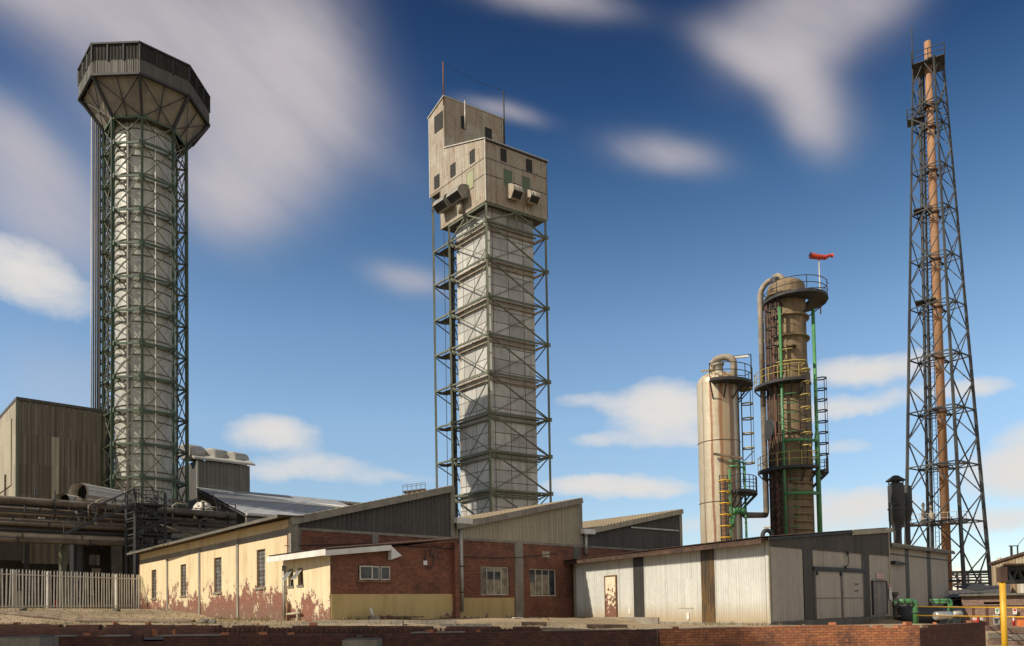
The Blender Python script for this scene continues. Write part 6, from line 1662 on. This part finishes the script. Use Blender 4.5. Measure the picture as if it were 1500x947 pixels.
# rubble scattered over the yard: nobody could count it
def rubble():
    rnd = random.Random(17); m = MB()
    for k in range(3000):
        Yq = 25.7+24*rnd.random()**1.6; u = rnd.uniform(-30, 1300); x = (u-750)/1100*Yq
        if (Yq > 30.4 and u > 420) or Yq < yline(x)+.1: continue
        z = gz(x, Yq); s = rnd.uniform(.012, .045)*(2.0 if rnd.random() < .06 else 1)
        a = rnd.uniform(0, 3); m.par(V((x, Yq, z-.01)), V((s*math.cos(a), s*math.sin(a), rnd.uniform(-.2, .2)*s))*1.4, V((-s*math.sin(a), s*math.cos(a), 0)), UP*s*rnd.uniform(.4, .9))
    o = m.build('rubble', M['concrete']); o['kind'] = 'stuff'; o['label'] = 'small stones and rubble strewn over the dry yard'
    g = MB()
    for k in range(2600):
        Yq = rnd.uniform(26, 45); u = rnd.uniform(-30, 440) if rnd.random() < .75 else rnd.uniform(440, 1000); x = (u-750)/1100*Yq
        if (Yq > 30 and u > 440) or Yq < yline(x)+.1: continue
        z = gz(x, Yq); h = rnd.uniform(.03, .12)
        for q in range(3): a = rnd.uniform(0, 6.3); d = V((math.cos(a), math.sin(a), 0)); b = V((x, Yq, z))+d*.04; g.face([b-V((-d.y, d.x, 0))*.012, b+V((-d.y, d.x, 0))*.012, b+d*h*.5+UP*h])
    for k in range(900):
        t = rnd.random(); Wx, sm = ((LS, SLs), (LA, 4.0), (RA, 6.0), (WL_, 20), (RS, SRs))[k % 5]; q = Wx.p(rnd.random()**1.0*sm, 0, rnd.uniform(.08, .5)); z = gz(q.x, q.y)
        if math.sin(q.x*2.1+q.y*1.3) < .1: continue
        h = rnd.uniform(.05, .28)
        for q_ in range(4): a = rnd.uniform(0, 6.3); d = V((math.cos(a), math.sin(a), 0)); b = V((q.x, q.y, z-.02))+d*.03; g.face([b-V((-d.y, d.x, 0))*.014, b+V((-d.y, d.x, 0))*.014, b+d*h*.45+UP*h])
    o = g.build('dry_grass', weath('dry_grass_blades', (.26, .20, .09), (.14, .12, .05), .2)); o['kind'] = 'stuff'; o['label'] = 'tufts of dry grass in the yard'
rubble()

# ================================================================== RIGHT SIDE YARD
def right_yard():
    # green pipes
    for i, (pts, r, Yq, lab) in enumerate((([(1312, 881), (1334, 881.5), (1341, 886), (1341.5, 918)], .13, 37.5, 'thick green pipe bending down beside the grey door of the shed'),
                                     ([(1363, 880), (1388, 879.5), (1393, 883), (1393.5, 912)], .085, 39.5, 'thinner green pipe arching down over the blue grey tank'),
                                     ([(1366, 883.5), (1385, 883), (1389.5, 886), (1390, 912)], .06, 39.3, 'thinnest green pipe nested inside the arch of its neighbour'))):
        p = [at(u, v, Yq) for u, v in pts]; q = [p[0], p[1]]
        for k in range(1, 6): t = k/6; q.append(p[1]*(1-t)**2+V((p[2].x, p[2].y, p[1].z))*2*t*(1-t)+p[2]*t*t)
        q += [p[2], p[3]]
        o = thing('green_pipe', lab, 'pipe', p[3], 'green pipes beside the shed'); MB().tube(q, r, 14).build('pipe', M['bright_green'], o)
        MB().tube([p[0], p[0]+V((.07, 0, 0))], r*1.45, 14).build('flange', M['dark_steel'], o)
        for f_ in (.45, .95): c_ = p[0].lerp(p[1], f_); MB().tube([c_-V((.04, 0, 0)), c_+V((.04, 0, 0))], r*1.4, 14).build('flange', M['green_steel'], o)
        c_ = p[2].lerp(p[3], .35); MB().tube([c_-UP*.04, c_+UP*.04], r*1.4, 14).build('flange', M['green_steel'], o)
    # horizontal tank
    a, b = at(1322, 901, 41.5), at(1402, 900, 43.5); d = (b-a).normalized(); r = .48
    o = thing('horizontal_tank', 'dark blue grey horizontal tank with silver drum end behind the brick wall', 'tank', a)
    MB().tube([a-d*.25, a-d*.15, a, b, b+d*.15, b+d*.25], [.05, r*.7, r, r, r*.7, .05], 28).build('shell', M['tank_blue'], o)
    for q in (a.lerp(b, .15), a.lerp(b, .85)): MB().box(V((q.x, q.y, (q.z-1.5)/2-.2)), .3, .8, abs(q.z+1.6)+.2).build('saddle', M['dark_concrete'], o)
    a, b = at(1371, 902.5, 38.5), at(1391, 902, 38.8); d = (b-a).normalized()
    o = thing('silver_drum', 'small bright silver motor drum in front of the dark tank', 'drum', a)
    MB().tube([a-d*.08, a, b, b+d*.08], [.15, .22, .22, .15], 20).build('shell', M['silver'], o); MB().box((a+b)/2-UP*.55, .5, .3, .7).build('stand', M['dark_steel'], o)
    p = at(1401, 900, 41); o = thing('white_drum', 'white round vessel end between the green pipe and the brick building', 'drum', p)
    MB().tube([p-V((.25, .1, 0)), p-V((.2, .1, 0)), p+V((.25, .1, 0)), p+V((.33, .12, 0))], [.10, .17, .19, .12], 18).build('shell', M['galv'], o); MB().box(p-UP*.6, .3, .3, .8).build('stand', M['dark_steel'], o)
    # control valve stack by the shed corner
    p = at(1312, 905, 41.5); o = thing('valve_stack', 'dark stack of valves beside the shed corner post', 'valve', p); z = z_at(p.x, p.y, 868)
    MB().lathe(p, [(.12, p.z-.6), (.12, p.z), (.3, p.z+.02), (.3, p.z+.12), (.12, p.z+.15), (.12, p.z+.6), (.26, p.z+.62), (.26, p.z+.8), (.1, p.z+.9), (.1, z-.2), (.2, z-.15), (.2, z), (.01, z+.02)], 16).build('body', M['pipe'], o)
    m = MB(); m.tube(arc3((p.x, p.y-.3, p.z+.4), (1, 0, 0), UP, .22, 0, 6.1, 14), .025, 6); m.bar(V((p.x, p.y, p.z+.4)), V((p.x, p.y-.3, p.z+.4)), .05); m.build('handwheel', M['dark_steel'], o)
    # low brick building
    c = at(1409, 895, 47); e = at(1530, 895, 44.5); P = V((c.x, c.y, 0)); W = Wall(P, (e.x-c.x, e.y-c.y))
    T = thing('low_brick_building', 'low dusty brick building with dark strip window and dark roof at the right', 'building', (P.x, P.y, -1.5))
    zt = W.uv(1440, 873)[1]; L = W.s_of(1530, 890)
    h = W.rect(1441, 882, 1467, 885.5)
    wall_open(W, 0, L, -1.9, lambda s: zt, [h], .3).build('wall', M['pale_brick'], T)
    W.slab(MB(), h[0], h[1], h[2], h[3], -.25, -.2).build('window', M['black'], T)
    W.slab(MB(), -.1, L, zt, zt+.12, -5, .25).build('roof_slab', M['dark_concrete'], T)
    W.slab(MB(), 0, .3, -1.9, zt, -5, -.3).build('side_wall', M['pale_brick'], T)
    for u in (1424, 1444): s = W.s_of(u, 900); W.slab(MB(), s, s+.12, -1.9, W.uv(u, 887)[1], .0, .05).build('pilaster', M['dark_brick'], T)
    z_ = W.uv(1440, 887.5)[1]; W.slab(MB(), 0, L, z_, z_+.08, 0, .05).build('string_course', M['pale_brick'], T)
    # rusted low roof behind (dark, sloping)
    P2 = [at(1368, 884, 54), at(1478, 868, 54), at(1478, 857, 66), at(1396, 868, 66)]
    T2 = thing('dark_roof_shed', 'dark sagging sheet roof of a low shed below the mast', 'shed', (P2[0].x, P2[0].y, -1.5))
    m = MB(); n = 8
    lo0, lo1 = at(1350, 879, 50), at(1480, 869.5, 50); hi0, hi1 = at(1385, 866, 60), at(1480, 855, 60)
    m.corr(lo0, lo1, hi1, hi0, UP, .5, .04, 4); m.prism([lo0-UP*.1, lo1-UP*.1, hi1-UP*.1, hi0-UP*.1], -UP*.1); m.build('roof', M['dark_sheet'], T2)
    m = MB(); m.prism([lo0-UP*.15+V((0, .3, 0)), lo1-UP*.15+V((0, .3, 0)), V((lo1.x, lo1.y+.3, -1.8)), V((lo0.x, lo0.y+.3, -1.8))], V((0, .2, 0))); m.build('front_wall', M['tank_blue'], T2)
    a, b = at(1432, 866, 48), at(1466, 862, 48); MB().par(a, b-a, V((0, 2.5, .3)), UP*.08).build('loose_sheet', M['dark_steel'], T2)
    # rusted far building
    c = at(1453, 850, 62); e = at(1540, 850, 57); P = V((c.x, c.y, 0)); W = Wall(P, (e.x-c.x, e.y-c.y)); L = W.s_of(1540, 850)
    T = thing('rusted_building', 'rusted patchwork sheet building with stepped roofline at the right edge', 'building', (P.x, P.y, -1.3))
    z0, z1 = W.uv(1453, 828)[1], W.uv(1500, 813)[1]; s1 = W.s_of(1500, 830); zl = z0+(z1-z0)*L/s1
    m = MB(); m.prism([W.p(0, -1.5), W.p(L, -1.5), W.p(L, zl), W.p(0, z0)], -W.n*6); m.build('wall', M['old_sheet'], T)
    m = MB(); m.par(W.p(-.1, z0, .15), W.p(L, zl, .15)-W.p(-.1, z0, .15), UP*.2, -W.n*6.3); m.build('roof_edge', M['fascia'], T)
    for u in (1466, 1480, 1492): s = W.s_of(u, 850); W.slab(MB(), s, s+.5, -1.5, z0-.2, .01, .06).build('patch_sheet', M['pale_roof' if u != 1480 else 'old_sheet'], T)
    s, z = W.uv(1457, 826); m = MB(); m.tube([W.p(s, z0, -.5), W.p(s, z+.5, -.5)], .15, 10); m.build('roof_cowl', M['galv'], T)
    m = MB(); p = at(1482, 818, 61); q = at(1491, 816, 61); zt_ = z_at(p.x, p.y, 800)
    m.bar(p-UP*.5, V((p.x, p.y, zt_)), .13); m.bar(q-UP*.5, V((q.x, q.y, zt_)), .08); m.bar(V((p.x-.2, p.y, zt_)), V((q.x+.1, q.y, zt_)), .07); m.bar(V((p.x, p.y, zt_-1)), V((q.x, q.y, zt_-1)), .05); m.bar(V((q.x, q.y, zt_)), V((q.x+.7, q.y, zt_+.8)), .03)
    m.build('roof_frame', M['dark_steel'], T)
    # canopy with trusses
    a = at(1467, 832, 29); T = thing('truss_canopy', 'dark canopy on lattice trusses at the right edge of the yard', 'canopy', (a.x, a.y, -1.7))
    b = at(1560, 828, 29); c_ = at(1467, 852, 29); ln = b.x-a.x
    for dy in (0, 2.5):
        sx = dy*.66; a, b, c_ = a+V((sx, 0, 0)), b+V((sx, 0, 0)), c_+V((sx, 0, 0))
        m = MB(); m.bar(a+V((0, dy, 0)), V((b.x, b.y+dy, a.z)), .14); m.bar(V((c_.x, c_.y+dy, c_.z)), V((b.x, b.y+dy, c_.z)), .12); n = 6
        for k in range(n):
            x0, x1 = a.x+ln*k/n, a.x+ln*(k+1)/n; m.bar(V((x0, a.y+dy, c_.z)), V(((x0+x1)/2, a.y+dy, a.z)), .07); m.bar(V(((x0+x1)/2, a.y+dy, a.z)), V((x1, a.y+dy, c_.z)), .07)
        m.bar(V((a.x+.04, a.y+dy, c_.z)), V((a.x+.04, a.y+dy, a.z)), .14); m.build('truss', M['dark_steel'], T)
    MB().par(V((a.x-1.85, a.y-.4, a.z+.08)), V((ln, 0, 0)), V((3.4*.66, 3.4, .1)), UP*.06).build('roof', M['fascia'], T)
    MB().par(V((a.x+.1, a.y+2.7, c_.z)), V((ln, 0, 0)), V((0, .1, 0)), UP*(a.z-c_.z)).build('rear_board', M['black'], T)
    # yellow post and rails
    p = at(1472, 947, 22.5); pt = at(1468, 851, 22.5)
    T = thing('yellow_post', 'tall yellow steel post with dark head at the right edge', 'post', (p.x, p.y, -2.2))
    zt_ = z_at(p.x, p.y, 853)
    MB().tube([V((p.x, p.y, -2.3)), V((p.x, p.y, zt_))], .085, 18).build('shaft', M['yellow'], T)
    MB().box(V((p.x, p.y, z_at(p.x, p.y, 842))), .20, .20, .45).build('head', M['fascia'], T)
    a = at(1286, 888, 27.2); b = at(1560, 892.5, 24.0)
    T = thing('yellow_railing', 'two thin yellow rails with slim posts crossing the right foreground', 'railing', (a.x, a.y, -1.3))
    for v0, v1 in ((889, 891.5), (902, 905)):
        a = at(1343, v0, 37.2); b = at(1560, v1, 25.2); MB().tube([a, b], .028, 8).build('rail', M['yellow'], T)
    for u in (1556,): a = at(u, 889.5, 25.2); MB().tube([V((a.x, a.y, -1.8)), a], .03, 8).build('post', M['yellow'], T)
    # safety gear on the brick wall
    W = Wall(V((at(1409, 895, 46.8).x, 46.8, 0)), (at(1530, 895, 44.3).x-at(1409, 895, 46.8).x, -2.5))
    def box(name, lab, cat, r, mt, dep=.12, extra=None):
        q = W.rect(*r); o = thing(name, lab, cat, W.p(q[0], q[2])); W.slab(MB(), *q, 0, dep).build('body', M[mt], o)
        if extra: extra(q, o, dep)
        return o
    def ex_red(q, o, d):
        h = q[3]-q[2]; W.slab(MB(), q[0]+.02, q[0]+(q[1]-q[0])*.72, q[2]+h*.3, q[3]-.02, d+.002, d+.02).build('white_panel', M['white_paint'], o)
        m = MB()
        for k in range(3): W.slab(m, q[0]+.06, q[0]+.28, q[2]+h*(.42+.16*k), q[2]+h*(.47+.16*k), d+.022, d+.03)
        m.build('lettering', M['red'], o)
    box('fire_box', 'red and white fire point box on the brick building', 'box', (1425, 902, 1434, 911.5), 'red', .2, ex_red)
    box('junction_box', 'small white box right of the red fire point', 'box', (1436, 905, 1440, 909), 'white_paint', .1, lambda q, o, d: W.slab(MB(), q[0]+.03, q[1]-.03, q[2]+.03, q[3]-.03, d+.002, d+.015).build('cover', M['galv'], o))
    def ex_g(q, o, d):
        h = q[3]-q[2]; w_ = q[1]-q[0]; W.slab(MB(), q[0]+.04, q[1]-.04, q[2]+h*.45, q[3]-.04, d+.002, d+.012).build('green_field', M['sign_green'], o)
        m = MB()
        for k in range(2): W.slab(m, q[0]+.05, q[1]-.08, q[2]+h*(.12+.15*k), q[2]+h*(.19+.15*k), d+.002, d+.012)
        m.build('lettering', M['sign_green'], o)
    box('first_aid_sign', 'white and green notice left of the yellow post', 'sign', (1458, 891.5, 1464, 899.5), 'white_paint', .03, ex_g)
    def ex_r(q, o, d):
        h = q[3]-q[2]; W.slab(MB(), q[0]+.04, q[1]-.04, q[2]+h*.5, q[3]-.05, d+.002, d+.012).build('red_field', M['red'], o)
        W.slab(MB(), q[0]+.08, q[1]-.08, q[2]+h*.2, q[2]+h*.3, d+.002, d+.012).build('lettering', M['red'], o)
    box('fire_sign', 'white and red notice above the extinguisher', 'sign', (1483.5, 891, 1489.5, 900), 'white_paint', .03, ex_r)
    def ex_w(q, o, d):
        h = q[3]-q[2]; W.slab(MB(), q[0]+.06, q[1]-.06, q[2]+h*.12, q[2]+h*.6, d+.002, d+.03).build('basin', M['dark_steel'], o); W.slab(MB(), q[0], q[1], q[2]+h*.66, q[3], d, d+.12).build('hood', M['silver'], o)
    box('eyewash_unit', 'grey metal eyewash cabinet below the green notice', 'cabinet', (1455.5, 901, 1464.5, 915), 'silver', .25, ex_w)
    q = W.rect(1483, 901, 1487.5, 917); c = W.p((q[0]+q[1])/2, 0, .2); r = (q[1]-q[0])/2; o = thing('fire_extinguisher', 'red fire extinguisher hanging on the brick building', 'extinguisher', c+UP*q[2])
    MB().lathe(c, [(.01, q[2]), (r, q[2]+.02), (r, q[3]-.25), (r*.5, q[3]-.12), (r*.4, q[3]-.05), (.01, q[3]-.04)], 16).build('cylinder', M['red'], o)
    MB().par(c+UP*(q[3]-.06)-W.d*.08, W.d*.18, UP*.05, W.n*.04).build('handle', M['dark_steel'], o); MB().tube([c+UP*(q[3]-.06), c+W.d*.16+UP*(q[3]-.2), c+W.d*.14+UP*(q[2]+.2)], .018, 6).build('hose', M['black'], o)
    W.slab(MB(), q[0]+.03, q[1]-.05, q[2]+.3, q[2]+.6, .2+r-.01, .2+r+.005).build('label_plate', M['white_paint'], o)
    def ex_o(q, o, d): W.slab(MB(), q[0]-.03, q[1]+.03, q[3]-.14, q[3]-.08, d, d+.03).build('lid_rim', M['fascia'], o)
    box('orange_bin', 'orange plastic bin beside the red extinguisher', 'bin', (1490, 903.5, 1504, 917.5), 'orange', .5, ex_o)
    # stepped stone wall at the lower right
    for i, (u0, u1, v, Yq, lab) in enumerate(((1444, 1476, 917, 31, 'left block of rough stone steps behind the dark brick return'), (1477, 1540, 919, 30.4, 'right block of rough stone steps at the picture edge'))):
        a_, b_ = at(u0, v, Yq), at(u1, v, Yq); o = thing('stone_steps', lab, 'steps', (a_.x, a_.y, -2), 'rough stone steps at the right')
        for k in range(4): z = a_.z-.26*k; MB().par(V((a_.x-.04*k, a_.y-.22*k, z-.26)), V((b_.x-a_.x, 0, 0)), V((0, .5+.1*k, 0)), UP*.235).build('step', M['concrete' if k % 2 else 'pale_brick'], o)
    # distant pipe bridge
    a, b = at(1386, 842, 110), at(1460, 840, 112)
    T = thing('pipe_bridge', 'distant dark pipe bridge seen through the mast legs', 'pipe bridge', (a.x, a.y, 0))
    for v, r in ((839, .22), (843, .12), (847, .12), (856, .18)): p, q = at(1385, v, 110), at(1462, v-1.5, 112); MB().tube([p, q], r, 8).build('pipe', M['pipe' if v > 840 else 'dark_steel'], T)
    for u in (1388, 1402, 1418, 1436, 1452): p = at(u, 838, 110.5); MB().bar(V((p.x, p.y, -1)), p, .2).build('post', M['dark_steel'], T)
    p = at(1406.5, 845, 118); m = MB(); m.lathe(p, [(.9, -1), (.9, p.z+.8), (.6, p.z+1.2), (.01, p.z+1.4)], 16); o = m.build('white_stack', M['white_paint'], None, p); tag(o, 'distant white vessel between the mast legs', 'vessel')
    # distant rooftop gantry left of the square tower
    a = at(592, 713, 96); o = thing('roof_gantry', 'faint grey rooftop gantry behind the warehouse ridge', 'gantry', (a.x, a.y, 10)); m = MB()
    p0, p1 = at(590, 714, 96), at(623, 710, 96)
    for z in (0, .25): m.bar(p0+UP*z, p1+UP*z, .05)
    for k in range(6): q = p0.lerp(p1, k/5); m.bar(V((q.x, q.y, 8)), q+UP*.25, .06)
    m.build('rail', M['galv'], o); MB().par(p0-UP*.6, p1-p0, V((0, 2, 0)), UP*.12).build('deck', M['galv'], o)
right_yard()

# ================================================================== SHADE BLOCK added unseen on the left, sized to shade the front terrace
def shade_block():
    T = thing('shade_block', 'tall brick block added out of view on the left to shade the terrace', 'building', (-40, 0, -2.5))
    x1, y1 = -38.6, 4.0
    H = -.60+(26.0-y1)/abs(SH.y)*math.tan(EL)
    m = MB(); m.par(V((-80, y1-14, -2.6)), V((80+x1, 0, 0)), V((0, 14, 0)), UP*(H+2.6)); m.build('wall', M['brick'], T)
    m = MB()
    for i in range(6):
        for k in range(5): m.par(V((-78+i*6.4, y1+.0, 1+k*4.4)), V((2.2, 0, 0)), V((0, .06, 0)), UP*2.4)
    m.build('window_range', M['dark_glass'], T)
shade_block()
